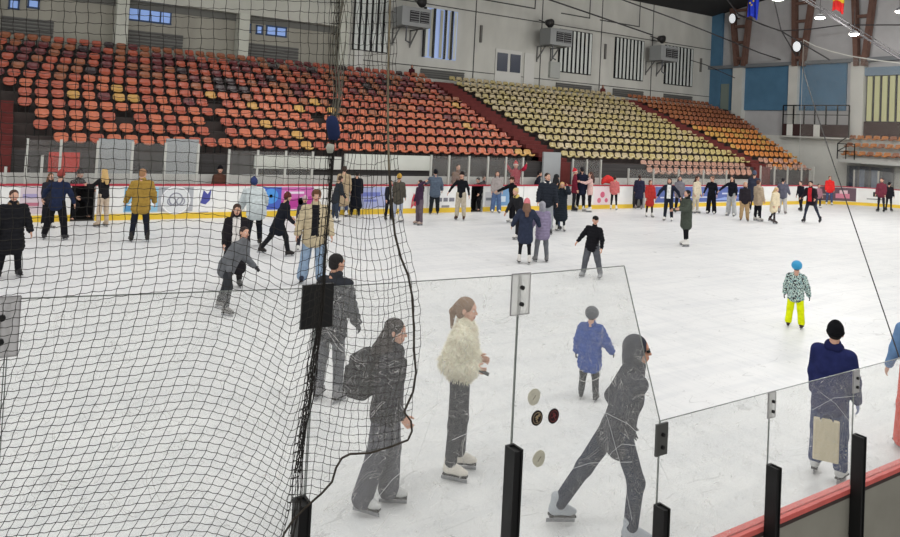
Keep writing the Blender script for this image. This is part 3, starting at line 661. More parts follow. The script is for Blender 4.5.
# round stickers on the glass
for (x, y, col, lab) in ((534, 397, (196, 192, 176), 'worn pale round sticker, highest'), (537, 418, (34, 28, 28), 'black round sticker with pale scrawled emblem'), (553.5, 416, (40, 26, 28), 'black round sticker with dark red emblem'), (539, 458.5, (196, 192, 174), 'worn pale round sticker, lowest')):
    p = on_y(x, y, YN-.008); b = MB(); r_ = .033 if col[0] < 100 else .036
    n_ = 22; pts = [(p.x+r_*(1+.06*math.sin(3*t_+x) if col[0] > 100 else 1)*math.cos(t_), p.z+r_*1.05*math.sin(t_)) for t_ in np.linspace(0, 2*math.pi, n_, endpoint=False)]
    b.add([(u, YN-.0095, v_) for u, v_ in pts]+[(u, YN-.0065, v_) for u, v_ in pts], [tuple(range(n_)), tuple(range(n_, 2*n_))[::-1]]+[(j, n_+j, n_+(j+1) % n_, (j+1) % n_) for j in range(n_)])
    o = np_(b, 'sticker', mat('sticker', col, .5, .12, 60)); o['label'] = lab
    g = MB(); rr = random.Random(int(x))
    if col[0] < 100:
        ct = [(p.x+.024*math.cos(t_), YN-.0105, p.z+.025*math.sin(t_)) for t_ in np.linspace(0, 2*math.pi, 20)]; g.tube(ct, .0012, 4)
        sc_ = [(p.x+rr.uniform(-.015, .015), YN-.0105, p.z+.018-.036*j/8) for j in range(9)]; g.tube(sc_, .0022, 4)
        sc_ = [(p.x+rr.uniform(-.015, .015), YN-.0105, p.z+.012-.02*j/5) for j in range(6)]; g.tube(sc_, .0018, 4)
    else:
        g.tube([(p.x-.008, YN-.0105, p.z-.012), (p.x+.002, YN-.0105, p.z), (p.x+.008, YN-.0105, p.z+.008)], .0016, 4)
    g.v = [(a-3, b_-YN, c) for a, b_, c in g.v]; g.build('sticker_mark', mat('sticker_ink', (170, 150, 120) if x < 545 and col[0] < 100 else (130, 60, 60) if col[0] < 100 else (120, 112, 100), .6), o)

# ------------------------------------------------------------------ near netting
YNET = 2.33
def lerp(tab, y):
    ys = [a for a, _ in tab]; return float(np.interp(y, ys, [b_ for _, b_ in tab]))
BT = [(-60, 339), (0, 338), (60, 336), (130, 333), (200, 329), (270, 324), (330, 319), (380, 311), (430, 303), (490, 296), (540, 290), (600, 284)]
RT = [(-60, 397), (0, 396), (130, 397), (180, 399), (215, 402), (240, 407), (265, 413), (290, 418), (315, 420), (345, 420), (370, 418), (400, 412), (430, 412), (600, 412)]
SH = [(-60, 0), (180, 0), (230, 2), (280, 7), (340, 22), (400, 45), (470, 80), (540, 125), (600, 160)]
ROPE_IN = [(391, -30), (390, 0), (388, 80), (388, 130), (389, 170), (391, 200), (395, 235), (401, 258), (408, 275), (412, 295), (414, 330), (414, 350), (416, 372), (413, 392), (404, 412)]
ROPE_B = [(404, 412), (411, 421), (412, 431), (408, 440), (390, 447), (370, 453), (350, 454), (342, 458), (336, 468), (332, 482), (322, 493), (306, 507), (293, 520), (284, 534), (276, 560)]
def yrope(x): 
    pts = sorted((a, b_) for a, b_ in ROPE_B if b_ >= 440); return float(np.interp(x, [a for a, _ in pts], [b_ for _, b_ in pts]))
def smin(a, b_, k): h = max(k-abs(a-b_), 0)/k; return min(a, b_)-h*h*k/4
def rowy(v):   # v in rows; returns image height of a row at the left edge
    return float(np.interp(v, [-4, 0, 13, 26, 43, 62, 70], [-44, -2, 133, 272, 408, 562, 628]))
def dyf(x, y):
    w_ = min(max((y-140)/170, 0), 1); w_ = w_*w_*(3-2*w_)
    g = -.13*x if x < 185 else -.13*185+.0035*(x-185)**2
    if x > 290: g = -.13*185+.0035*105**2-.9*(x-290)*.55
    return w_*g + (1-w_)*.045*x
def bulge(x, y): # folds of the hanging net
    return .025*math.sin(x*.035+y*.004)+.012*math.sin(x*.011-y*.02)
def npt(x, y): return on_y(x, y, YNET+bulge(x, y))
nodes = {}
NU, NV0, NV1 = 37, -3, 66
rr = random.Random(3)
for i in range(NU):
    for v in range(NV0, NV1):
        y0_ = rowy(v); x0_ = -24+12.5*i
        yy = y0_
        for _ in range(3):
            B = lerp(BT, yy)-2+((i*37) % 9-4)*1.0
            x = smin(x0_-lerp(SH, yy)*(.72+.28*min(max(x0_/200, 0), 1)), B, 46); yy = y0_+dyf(x, y0_)
        nodes[(i, v)] = (x+rr.uniform(-.8, .8), yy+rr.uniform(-.6, .6))
NR = 15
for j in range(1, NR):
    for v in range(NV0, NV1):
        y0_ = rowy(v); f_ = (j/(NR-1))**.85; yy = y0_+dyf(300, y0_)
        B = lerp(BT, yy)+3; R_ = lerp(RT, yy); x = B+(R_-B)*f_ + (5*math.sin(yy*.045+j)*(f_*(1-f_)))*1.5
        sag = 9*math.sin(f_*math.pi)*min(max((yy-60)/120, 0.2), 1)
        nodes[(NU-1+j, v)] = (x+rr.uniform(-1, 1), yy+sag+rr.uniform(-.8, .8))
def keep(q):
    x, y = q
    if x > 286 and y > yrope(x)-1: return False
    if x > 404 and y > 418: return False
    return -40 < x and y < 575
mb = MB()
def strand(p, q, r_=.00115):
    d = (q-p)
    if d.length < 1e-4: return
    d.normalize(); a = d.cross(Vector((0, 1, 0))); a.normalize(); b_ = d.cross(a)
    v = [p+(a*math.cos(t_)+b_*math.sin(t_))*r_ for t_ in (0, 2.094, 4.189)]+[q+(a*math.cos(t_)+b_*math.sin(t_))*r_ for t_ in (0, 2.094, 4.189)]
    mb.add([u-NETO for u in v], [(0,1,4,3), (1,2,5,4), (2,0,3,5)])
NETO = Vector((1.0, YNET, 2.6))
NT = NU-1+NR
P3 = {k: npt(*q) for k, q in nodes.items()}
for (i, v), q in nodes.items():
    if not keep(q): continue
    p = P3[(i, v)]
    for dk in ((1, 0), (0, 1)):
        k2 = (i+dk[0], v+dk[1])
        if k2 in nodes and not keep(nodes[k2]) and q[0] > 286 and q[1] > 380:      # cut cell: run the cord on to the hem rope
            lo, hi = 0.0, 1.0; q2 = nodes[k2]
            for _ in range(8):
                m_ = (lo+hi)/2
                if keep((q[0]+(q2[0]-q[0])*m_, q[1]+(q2[1]-q[1])*m_)): lo = m_
                else: hi = m_
            strand(p, npt(q[0]+(q2[0]-q[0])*hi, q[1]+(q2[1]-q[1])*hi))
        k3 = (i-dk[0], v-dk[1])
        if k3 in nodes and not keep(nodes[k3]) and q[0] > 286 and q[1] > 380:
            lo, hi = 0.0, 1.0; q2 = nodes[k3]
            for _ in range(8):
                m_ = (lo+hi)/2
                if keep((q[0]+(q2[0]-q[0])*m_, q[1]+(q2[1]-q[1])*m_)): lo = m_
                else: hi = m_
            strand(p, npt(q[0]+(q2[0]-q[0])*hi, q[1]+(q2[1]-q[1])*hi))
        if k2 in nodes and keep(nodes[k2]):
            p2 = P3[k2]; mid = (p+p2)/2+Vector((0, 0, -.0025 if dk[0] else 0))+Vector((.0012 if (v % 2) else -.0012, 0, 0))*(1 if dk[1] else 0)
            strand(p, mid); strand(mid, p2)
    mb.add([p-NETO+Vector(u)*.0022 for u in ((1,0,0), (-1,0,0), (0,1,0), (0,-1,0), (0,0,1), (0,0,-1))], [(0,2,4),(2,1,4),(1,3,4),(3,0,4),(2,0,5),(1,2,5),(3,1,5),(0,3,5)])
nt_ = empty('safety_net', NETO); tag(nt_, 'black protective netting gathered into a bunch, hanging before the near glass', 'net')
M_NET = mat('net_cord', (44, 41, 38), .9)
mb.build('netting', M_NET, nt_)
# rope hem and gathered bunch
def px_tube(pts, r_, off=0.0, sub=5):
    out = []
    for a, b_ in zip(pts[:-1], pts[1:]):
        for s in range(sub): f_ = s/sub; out.append(on_y(a[0]+(b_[0]-a[0])*f_, a[1]+(b_[1]-a[1])*f_, YNET-off)-NETO)
    out.append(on_y(*pts[-1], YNET-off)-NETO); return out
g = MB(); g.tube(px_tube([(x, y) for x, y in ROPE_IN[:6]], 0, .03), .0040, 6); g.build('rope', mat('rope_pale', (118, 108, 88), .9, .3, 40), nt_)
g = MB(); g.tube(px_tube(ROPE_IN[4:], 0, .03), .0042, 6); g.build('hem_rope', mat('rope_dark', (58, 52, 45), .9, .3, 40), nt_)
g = MB(); g.tube(px_tube(ROPE_B, 0, .03), .0038, 6); g.build('hem_rope', mat('rope_dark', (58, 52, 45), .9, .3, 40), nt_)
g = MB(); rr = random.Random(9)
gu = MB()
for s in range(20):
    up_, dn_ = [], []; o_ = rr.uniform(-6, 6); ph = rr.uniform(0, 6)
    for y in range(-30, 560, 11):
        wd = float(np.interp(y, [-30, 100, 150, 180, 280, 320, 350, 430, 500, 560], [1.3, 1.1, .6, .25, .22, .7, .9, .8, 1.0, 1.1])); x = lerp(BT, y)+o_*wd+2.4*wd*math.sin(y*.06+ph)
        p_ = on_y(x, y, YNET-.01+rr.uniform(-.01, .01))-NETO
        if y <= 124: up_.append(p_)
        if y >= 124 and (y < 500 or x < 300): dn_.append(p_)
    if s < 11: gu.tube(up_, .0014, 4)
    if s % 2: g.tube(dn_, .0013, 4)
gu.build('gathered_bunch', mat('net_cord_pale', (112, 108, 96), .9), nt_)
for s in range(7):      # thick twisted core of the bunch
    pts = [on_y(lerp(BT, y)+2.2*math.sin(y*.11+s*.8)*float(np.interp(y, [140, 330, 470], [.8, 1.3, 1.6])), y, YNET-.02+.01*math.cos(y*.09+s))-NETO for y in range(326, 478, 7)]
    g.tube(pts, .0016, 4)
g.build('gathered_bunch', M_NET, nt_)
# blue cloth tied round the bunch and a pale tag under it
def blob_tube(pts, rad, off): return [on_y(x, y, YNET-off) for x, y in pts]
g = MB(); g.tube(blob_tube([(333, 116), (332, 120), (333, 128), (334, 134), (333, 140)], 0, .03), [.012, .021, .023, .022, .016], 10)
tag(g.build('blue_cloth', cloth((40, 50, 84)), None, True), 'dark blue cloth tied round the gathered net', 'cloth')
g = MB(); g.tube(blob_tube([(331, 144), (330, 148), (330, 153)], 0, .035), [.013, .016, .010], 8)
tag(g.build('paper_tag', mat('tag_pale', (176, 176, 164), .8), None, True), 'pale tag hanging on the net below the blue cloth', 'tag')

# ------------------------------------------------------------------ far net, cords, lamps, flags, cables
def fine_net_mat():
    m = bpy.data.materials.new('fine_net'); m.use_nodes = True; nt = m.node_tree; nt.nodes.clear(); N = nt.nodes.new; K = nt.links.new
    out = N('ShaderNodeOutputMaterial'); tr = N('ShaderNodeBsdfTransparent'); df = N('ShaderNodeBsdfDiffuse'); df.inputs[0].default_value = (.55, .54, .50, 1)
    tc = N('ShaderNodeTexCoord'); sp = N('ShaderNodeSeparateXYZ'); K(tc.outputs['Object'], sp.inputs[0]); ms = []
    for ax in ('Y', 'Z'):
        f_ = N('ShaderNodeMath'); f_.operation = 'PINGPONG'; f_.inputs[1].default_value = .016; K(sp.outputs[ax], f_.inputs[0])
        l = N('ShaderNodeMath'); l.operation = 'LESS_THAN'; l.inputs[1].default_value = .0010; K(f_.outputs[0], l.inputs[0]); ms.append(l)
    q = N('ShaderNodeMath'); q.operation = 'MAXIMUM'; K(ms[0].outputs[0], q.inputs[0]); K(ms[1].outputs[0], q.inputs[1])
    mx = N('ShaderNodeMixShader'); K(q.outputs[0], mx.inputs[0]); K(tr.outputs[0], mx.inputs[1]); K(df.outputs[0], mx.inputs[2]); K(mx.outputs[0], out.inputs[0]); return m
XN = 46.9
top = [(803.5, 40), (815, 46), (830, 51), (850, 56), (875, 60), (900, 63), (925, 66), (960, 68)]
tp = [on_x(x, y, XN) for x, y in top]; o_ = tp[0].copy()
ft = empty('end_net', o_); tag(ft, 'fine pale end netting hung from a sagging white cord', 'net')
g = MB(); v = []; f = []
for i, p in enumerate(tp): v += [(0.02*math.sin(i), p.y-o_.y, p.z-o_.z), (0.02*math.sin(i*2), p.y-o_.y, 1.2-o_.z)]
for i in range(len(tp)-1): f.append((2*i, 2*i+2, 2*i+3, 2*i+1))
g.add(v, f); g.build('netting', fine_net_mat(), ft)
g = MB(); g.tube([p-o_ for p in tp], .035, 5); g.build('top_cord', mat('cord_white', (225, 225, 218), .7), ft)
g = MB(); g.tube([Vector((0, 0, 0)), Vector((0, 0, 1.2-o_.z))], .018, 5); g.build('edge_cord', mat('cord_grey', (190, 190, 184), .7), ft)
# black tether rope from the top of the end net down to the near glass
g = MB(); a = on_x(801, 62, 46.0); b_ = on_y(899, 357, 2.50); n_ = 30
g.tube([a+(b_-a)*(i/n_)+Vector((0, 0, -.12*math.sin(math.pi*i/n_))) for i in range(n_+1)], [.028*(1-i/n_)+.0045 for i in range(n_+1)], 5)
tag(g.build('tether_rope', mat('rope_black', (48, 46, 46), .9)), 'long black rope slanting from the end net to the near glass', 'rope')
def cable(pts, lab, r_=.05):
    g = MB(); q = []
    for (x, y, Y) in pts: q.append(on_y(x, y, Y))
    out = []
    for a, b_ in zip(q[:-1], q[1:]): out += [a+(b_-a)*(s/6) for s in range(6)]
    out.append(q[-1]); g.tube(out, r_, 5); tag(g.build('cable', mat('cable_dark', (62, 60, 62), .8)), lab, 'cable', 'cables under the hall roof')
cable([(520, -14, 30), (550, 0, 30.5), (600, 17, 31.5), (652, 35, 33)], 'dark cable slanting down to the heater floodlight at right', .05)
cable([(590, -14, 30), (623, 0, 30), (675, 19, 30.5), (713, 34, 31), (760, 53, 31), (800, 66, 31)], 'long dark cable crossing the blue corner column', .045)
cable([(738, 15, 31), (780, 31, 29), (812, 29, 27), (842, 25, 25), (900, 25, 22), (950, 24, 19)], 'thin sagging cable across the end wall below the flags', .04)
cable([(771, -10, 27), (776, 8, 27), (781, 30, 27), (788, 42, 27.5), (796, 56, 28)], 'short cable dropping between the first two steel columns', .04)
cable([(718, -12, 31), (738, 14, 30.5), (763, 25, 29), (781, 31, 28), (830, 60, 25)], 'cable running from the corner column past the blue flag', .045)
cable([(690, 60, 34), (706, 65, 34), (735, 78, 33)], 'short thin cable beside the last blind window', .03)
# truss pipe with lamps
a = on_y(782, -14, 24); b_ = on_y(905, 62, 15.5)
g = MB(); d = (b_-a); g.tube([a+d*(i/10) for i in range(-2, 12)], .055, 6); pr = g.build('lighting_truss', mat('truss_dark', (58, 56, 58), .7)); tag(pr, 'dark slanting roof truss carrying the bright lamps', 'truss')
g = MB()
for i in range(-2, 11):
    p0 = a+d*(i/10); g.tube([p0, p0+Vector((0, 0, .2))], .02, 4)
g.tube([a+d*(i/10)+Vector((0, 0, .2)) for i in range(-2, 11)], .025, 5)
g.build('truss_lattice', mat('truss_dark', (58, 56, 58), .7), pr)
M_LAMP = emit('lamp_glow', (255, 252, 240), 9.0)
for (x, y, Y, lab, rr_) in ((820, 17.5, 20, 'bright round ceiling lamp right of the middle steel column', .26), (854, 34, 17, 'bright ceiling lamp hanging before the right steel column', .22), (778, -1, 24, 'bright ceiling lamp at the top between the flags', .36), (900, 11, 15, 'bright ceiling lamp at the right edge of the end wall', .2), (322, -6, 26, 'bright lamp behind the gathered net at the top', .3)):
    p = on_y(x, y, Y); t = empty('ceiling_lamp', p); tag(t, lab, 'lamp', 'bright lamps under the roof')
    g = MB(); g.tube([(0, 0, .16), (0, 0, .10), (0, 0, .0)], [.06, rr_*.7, rr_], 14); g.build('lamp_shade', mat('lamp_casing', (90, 90, 92), .5), t)
    g = MB(); g.tube([(0, 0, .005), (0, 0, -.05), (0, 0, -.09)], [rr_*.93, rr_*.85, rr_*.3], 14); g.build('lamp_glass', M_LAMP, t, True)
    Lp = bpy.data.lights.new('lamp_light', 'POINT'); Lp.energy = 520 if x > 700 else 200; Lp.shadow_soft_size = .2; Lp.color = (1, .985, .95); lo_ = bpy.data.objects.new('lamp_light', Lp); C.objects.link(lo_); lo_.location = (0, 0, -.35); lo_.parent = t
    g = MB(); g.tube([(0, 0, .15), (0, 0, 1.2)], .015, 5); g.build('hanger', M_BLACK, t)
for (x, y, d_, lab) in ((732.5, 18.5, 1.4, 'white faced floodlight on the steel column nearest the corner'), (797, 46.5, 1.4, 'white faced floodlight on the middle steel column')):
    p = E(x, y, d_); t = empty('floodlight', p); tag(t, lab, 'floodlight', 'white faced floodlights')
    ax = Vector((-1, .30, -.1)).normalized()
    g = MB(); g.tube([ax*-.35, ax*-.1, ax*.02], [.16, .36, .42], 16); g.build('lamp_head', mat('lamp_dark', (52, 50, 50), .5), t)
    g = MB(); g.tube([ax*.02, ax*.05], [.37, .35], 16); g.build('lamp_glass', emit('lamp_face', (225, 228, 230), .75), t)
    g = MB(); g.beam(ax*-.3, Vector((.9, 0, .1)), .08); g.build('bracket', M_RUST, t)
def flag(x0, x1, yb_, X, cols, lab, emblem=None):
    a = on_x(x0, yb_, X); c = on_x(x1, yb_, X); wdt = (a.y-c.y); zt_ = 16.0; t = empty('flag', (X, (a.y+c.y)/2, a.z)); tag(t, lab, 'flag')
    n_ = 18; nz = 8; g = MB(); v = []; f = []; mi = []
    for k in range(nz+1):
        for i in range(n_+1):
            u = i/n_; v.append((.12*math.sin(u*12+k*.25)*(1-.3*k/nz), wdt/2-wdt*u, (k/nz)*2.4+.12*math.sin(u*5)*(1-k/nz)-.18*u*(1-k/nz)))
    for k in range(nz):
        for i in range(n_):
            f.append((k*(n_+1)+i, (k+1)*(n_+1)+i, (k+1)*(n_+1)+i+1, k*(n_+1)+i+1)); mi.append(min(len(cols)-1, int(len(cols)*(k+.5)/nz)))
    g.v = v; g.f = f; g.m = mi; o = g.build('flag_cloth', [mat('flag_cloth', c_, .8) for c_ in cols], t, True)
    sm = o.modifiers.new('thick', 'SOLIDIFY'); sm.thickness = .01
    g = MB(); g.tube([(0, wdt/2+.1, 2.42), (0, -wdt/2-.1, 2.42)], .04, 6); g.build('flag_bar', M_BLACK, t)
    if emblem:
        for (u, z_) in emblem:
            g = MB(); g.disc((-.14, wdt/2-wdt*u, z_), (1, 0, 0), .07, .02, 5); g.build('star', mat('star_yellow', (230, 200, 60), .6), t)
flag(747, 758, 17, 42, [(36, 60, 190)], 'hanging blue flag with small yellow stars', [(.35, .9), (.65, 1.0), (.3, 1.3), (.7, 1.4), (.5, 1.55), (.5, .75)])
flag(832, 844, 11, 42, [(196, 40, 40), (224, 190, 50), (224, 190, 50), (40, 60, 160), (40, 60, 160)], 'hanging flag in red, yellow and blue')
# red jacket lying on the far boards, and people's things
p = on_y(608, 181, YB+.1)
g = MB(); g.tube([(p.x-.42, YB+.08, HB+.05), (p.x-.3, YB+.08, HB+.2), (p.x-.05, YB+.08, HB+.27), (p.x+.2, YB+.08, HB+.2), (p.x+.5, YB+.08, HB+.1), (p.x+.7, YB+.08, HB+.04)], [.05, .13, .2, .17, .1, .04], 10)
tag(g.build('red_jacket', cloth((210, 60, 58)), None, True), 'bright red jacket heaped on the far boards beside the gate', 'jacket')
# ================================================================== PEOPLE
def surfnet(D, org, h):
    S = D < 0; nx, ny, nz = D.shape; acc = np.zeros((nx-1, ny-1, nz-1, 3), np.float32); cnt = np.zeros((nx-1, ny-1, nz-1), np.float32)
    def sl(o): return D[o[0]:nx-1+o[0], o[1]:ny-1+o[1], o[2]:nz-1+o[2]]
    for ax in range(3):
        oth = [a for a in range(3) if a != ax]
        for u in (0, 1):
            for v in (0, 1):
                c0 = [0, 0, 0]; c0[oth[0]] = u; c0[oth[1]] = v; c1 = list(c0); c1[ax] = 1
                a, b = sl(c0), sl(c1); m = (a < 0) != (b < 0)
                t = np.where(m, a/np.where(m, a-b, 1), 0)
                for k in range(3):
                    acc[..., k] += np.where(m, c0[k]+(t if k == ax else 0), 0)
                cnt += m
    act = cnt > 0; idx = -np.ones(act.shape, np.int64); idx[act] = np.arange(act.sum())
    pos = acc[act]/cnt[act][:, None]+np.argwhere(act); V = pos*h+np.array(org); Q = []
    for ax in range(3):
        o1, o2 = [a for a in range(3) if a != ax]
        a = [slice(1, -1)]*3; a[ax] = slice(0, -1); b = [slice(1, -1)]*3; b[ax] = slice(1, None)
        A, B = S[tuple(a)], S[tuple(b)]; P = np.argwhere(A != B)
        if not len(P): continue
        P = P+np.array([0 if k == ax else 1 for k in range(3)]); s = A[tuple((P-np.array([0 if k == ax else 1 for k in range(3)])).T)]
        e1 = np.zeros(3, int); e1[o1] = 1; e2 = np.zeros(3, int); e2[o2] = 1
        q = np.stack([idx[tuple((P-e1-e2).T)], idx[tuple((P-e2).T)], idx[tuple(P.T)], idx[tuple((P-e1).T)]], 1)
        flip = s if ax != 1 else ~s
        q[~flip] = q[~flip][:, ::-1]; Q.append(q)
    return V, np.concatenate(Q)
def sd(prims, P, k):
    """prims: ('c',a,b,ra,rb) tapered capsule, ('e',c,r3[,R]) ellipsoid, ('-',prim) carved away"""
    out = None
    for pr in prims:
        cut = pr[0] == '-'; q = pr[1] if cut else pr; kk = k
        if q[0] == 'c':
            a = np.array(q[1]); b = np.array(q[2]); ab = b-a; L = max(float(ab@ab), 1e-9)
            w_ = P-a; t = np.clip((w_@ab)/L, 0, 1); d = np.sqrt(((w_-t[..., None]*ab)**2).sum(-1))-(q[3]+(q[4]-q[3])*t)
            if len(q) > 5: kk = q[5]
        elif q[0] == 'e':
            c = np.array(q[1]); r_ = np.array(q[2]); w_ = P-c
            if len(q) > 3 and q[3] is not None: w_ = w_@q[3]
            n0 = np.sqrt(((w_/r_)**2).sum(-1)); n1 = np.sqrt(((w_/r_**2)**2).sum(-1))+1e-9; d = n0*(n0-1)/n1
        elif q[0] == 'h': # half space: keep side where (p-c).n < 0
            d = (P-np.array(q[1]))@np.array(q[2])
        d = d.astype(np.float32)
        if out is None: out = d; continue
        if cut: d = -d; h_ = np.maximum(kk*.4-np.abs(out-d), 0)/(kk*.4+1e-9); out = np.maximum(out, d)+h_*h_*kk*.1
        else: h_ = np.maximum(kk-np.abs(out-d), 0)/kk; out = np.minimum(out, d)-h_*h_*kk*.25
    return out
def mesh_of(prims, h, k=.03, pad=.03):
    lo = np.array([1e9]*3); hi = -lo
    for q in prims:
        if q[0] == 'c':
            for p, r_ in ((q[1], q[3]), (q[2], q[4])): lo = np.minimum(lo, np.array(p)-r_); hi = np.maximum(hi, np.array(p)+r_)
        elif q[0] == 'e': m_ = max(q[2]); lo = np.minimum(lo, np.array(q[1])-m_); hi = np.maximum(hi, np.array(q[1])+m_)
    lo = lo-pad-2*h; hi = hi+pad+2*h; n_ = np.ceil((hi-lo)/h).astype(int)+1
    g = np.stack(np.meshgrid(*[lo[a]+h*np.arange(n_[a]) for a in range(3)], indexing='ij'), -1).astype(np.float32)
    return surfnet(sd(prims, g, k), lo, h)
def to_mesh(name, chunks, mats):
    V = np.concatenate([c[0] for c in chunks]); off = 0; Fs = []; M = []
    for c in chunks: Fs.append(c[1]+off); M.append(np.full(len(c[1]), c[2] if np.isscalar(c[2]) else 0) if np.isscalar(c[2]) else c[2]); off += len(c[0])
    Fa = np.concatenate(Fs); Ma = np.concatenate(M).astype(np.int32)
    me = bpy.data.meshes.new(name); me.vertices.add(len(V)); me.vertices.foreach_set('co', V.astype(np.float32).ravel())
    me.loops.add(Fa.size); me.loops.foreach_set('vertex_index', Fa.ravel().astype(np.int32))
    me.polygons.add(len(Fa)); me.polygons.foreach_set('loop_start', np.arange(0, Fa.size, 4, dtype=np.int32))
    for m in mats: me.materials.append(m)
    me.update(calc_edges=True); me.polygons.foreach_set('material_index', Ma); me.polygons.foreach_set('use_smooth', np.ones(len(Fa), bool)); me.update()
    return me
def mkobj(name, chunks, mats, parent):
    o = bpy.data.objects.new(name, to_mesh(name, chunks, mats)); C.objects.link(o); o.parent = parent; return o
# --- templates: head (origin at its centre, facing +y), hand (origin wrist, fingers down -z, palm facing body), skate (origin ankle)
def head_prims():
    p = [('e', (0, -.012, .035), (.077, .097, .083)), ('e', (0, .022, -.035), (.060, .068, .078)), ('e', (0, .05, -.085), (.036, .034, .026)),
         ('c', (0, .083, .012), (0, .106, -.022), .009, .0135), ('c', (-.035, .074, .034), (.035, .074, .034), .013, .013),
         ('e', (.046, .052, -.028), (.022, .024, .022)), ('e', (-.046, .052, -.028), (.022, .024, .022)),
         ('c', (-.016, .086, -.055), (.016, .086, -.055), .0065, .0065), ('c', (-.014, .084, -.066), (.014, .084, -.066), .0075, .0075),
         ('e', (.080, -.012, -.008), (.010, .020, .032)), ('e', (-.080, -.012, -.008), (.010, .020, .032)),
         ('-', ('e', (.031, .094, .008), (.017, .014, .011))), ('-', ('e', (-.031, .094, .008), (.017, .014, .011))),
         ('c', (0, -.02, -.06), (0, -.035, -.17), .052, .056)]
    return p
HEADT = {}
def head_tmpl(h):
    if h not in HEADT:
        V, Q = mesh_of(head_prims(), h, .018); c = V[Q].mean(1)
        mi = np.zeros(len(Q), int); mi[(np.abs(c[:, 0]) < .026) & (c[:, 2] < -.048) & (c[:, 2] > -.072) & (c[:, 1] > .078)] = 1
        ch = [(V, Q, mi)]
        for s in (-1, 1):
            for (r_, y, m) in ((.0125, .0745, 2), (.0065, .0825, 3)):
                a, b = mesh_of([('e', (s*.031, y, .008), (r_, r_, r_*.8))], r_/3.2, .01, 0); ch.append((a, b, np.full(len(b), m)))
        o = 0; VV = []; QQ = []; MM = []
        for a, b, m in ch: VV.append(a); QQ.append(b+o); MM.append(m); o += len(a)
        HEADT[h] = (np.concatenate(VV), np.concatenate(QQ), np.concatenate(MM))
    return HEADT[h]
HANDT = {}
def hand_tmpl(h, curl, side):
    key = (h, curl, side)
    if key not in HANDT:
        p = [('c', (0, 0, .03), (0, 0, -.012), .026, .024), ('e', (0, .0, -.048), (.016, .040, .046))]
        for j, (y, L) in enumerate(((.030, .068), (.011, .078), (-.009, .072), (-.028, .056))):
            a = np.array((0, y, -.082)); ang = curl*.5
            for s, fr in enumerate((.46, .30, .24)):
                d = np.array((-side*math.sin(ang), y*1.2*.2, -math.cos(ang))); b = a+d*L*fr
                p.append(('c', tuple(a), tuple(b), .0088-.0008*s, .0082-.0008*s, .004)); a = b; ang += curl*.75
        a = np.array((-side*.006, .030, -.030)); b = a+np.array((-side*.018, .026, -.026)); c = b+np.array((-side*.010, .010, -.026))
        p += [('c', tuple(a), tuple(b), .014, .0105, .01), ('c', tuple(b), tuple(c), .0102, .0085, .004)]
        HANDT[key] = mesh_of(p, h, .014, .01)
    return HANDT[key]
SKT = {}
def skate_tmpl():
    if not SKT:
        SKT['boot'] = mesh_of([('c', (0, -.008, .075), (0, -.015, -.02), .055, .048), ('c', (0, -.03, -.035), (0, .11, -.042), .046, .040), ('c', (0, .11, -.042), (0, .165, -.045), .040, .030), ('c', (0, .02, .02), (0, .08, -.02), .035, .035), ('-', ('h', (0, 0, -.078), (0, 0, 1)))], .014, .03)
    return SKT
boot_me = {}
def add_skate(parent, R, p, col, S, name='ice_skate'):
    key = tuple(col)
    if key not in boot_me:
        V, Q = skate_tmpl()['boot']; sole = MB(); sole.box((-.04, -.075, -.092), (.04, .19, -.076))
        boot_me[key] = to_mesh('ice_skate', [(V, Q, 0)], [mat('skate_leather', key, .5, .06, 20)])
        b = MB(); b.box((-.034, -.07, -.090), (.034, .185, -.074)); b.box((-.012, -.06, -.115), (.012, -.02, -.086)); b.box((-.012, .09, -.115), (.012, .14, -.086)); b.box((-.0035, -.09, -.143), (.0035, .185, -.112))
        boot_me[('b',)+key] = (b.v, b.f)
        me = bpy.data.meshes.new('blade'); me.from_pydata(b.v, [], b.f); me.materials.append(mat('blade_steel', (150, 152, 156), .3, metal=.7)); me.materials.append(M_BLACK)
        me.polygons.foreach_set('material_index', [1]*6+[0]*(len(b.f)-6)); boot_me[('b',)+key] = me
    o = bpy.data.objects.new(name, boot_me[key]); C.objects.link(o); o.parent = parent
    o.matrix_local = Matrix.Translation(Vector(p)) @ Matrix([[*R[0], 0], [*R[1], 0], [*R[2], 0], [0, 0, 0, 1]]) @ Matrix.Scale(S, 4)
    c = bpy.data.objects.new('blade', boot_me[('b',)+key]); C.objects.link(c); c.parent = o
    return o
def nrm(v): v = np.array(v, float); return v/np.linalg.norm(v)
def rotm(ax, a):
    ax = nrm(ax); K_ = np.array([[0, -ax[2], ax[1]], [ax[2], 0, -ax[0]], [-ax[1], ax[0], 0]]); return np.eye(3)+math.sin(a)*K_+(1-math.cos(a))*K_@K_
R_ = math.radians
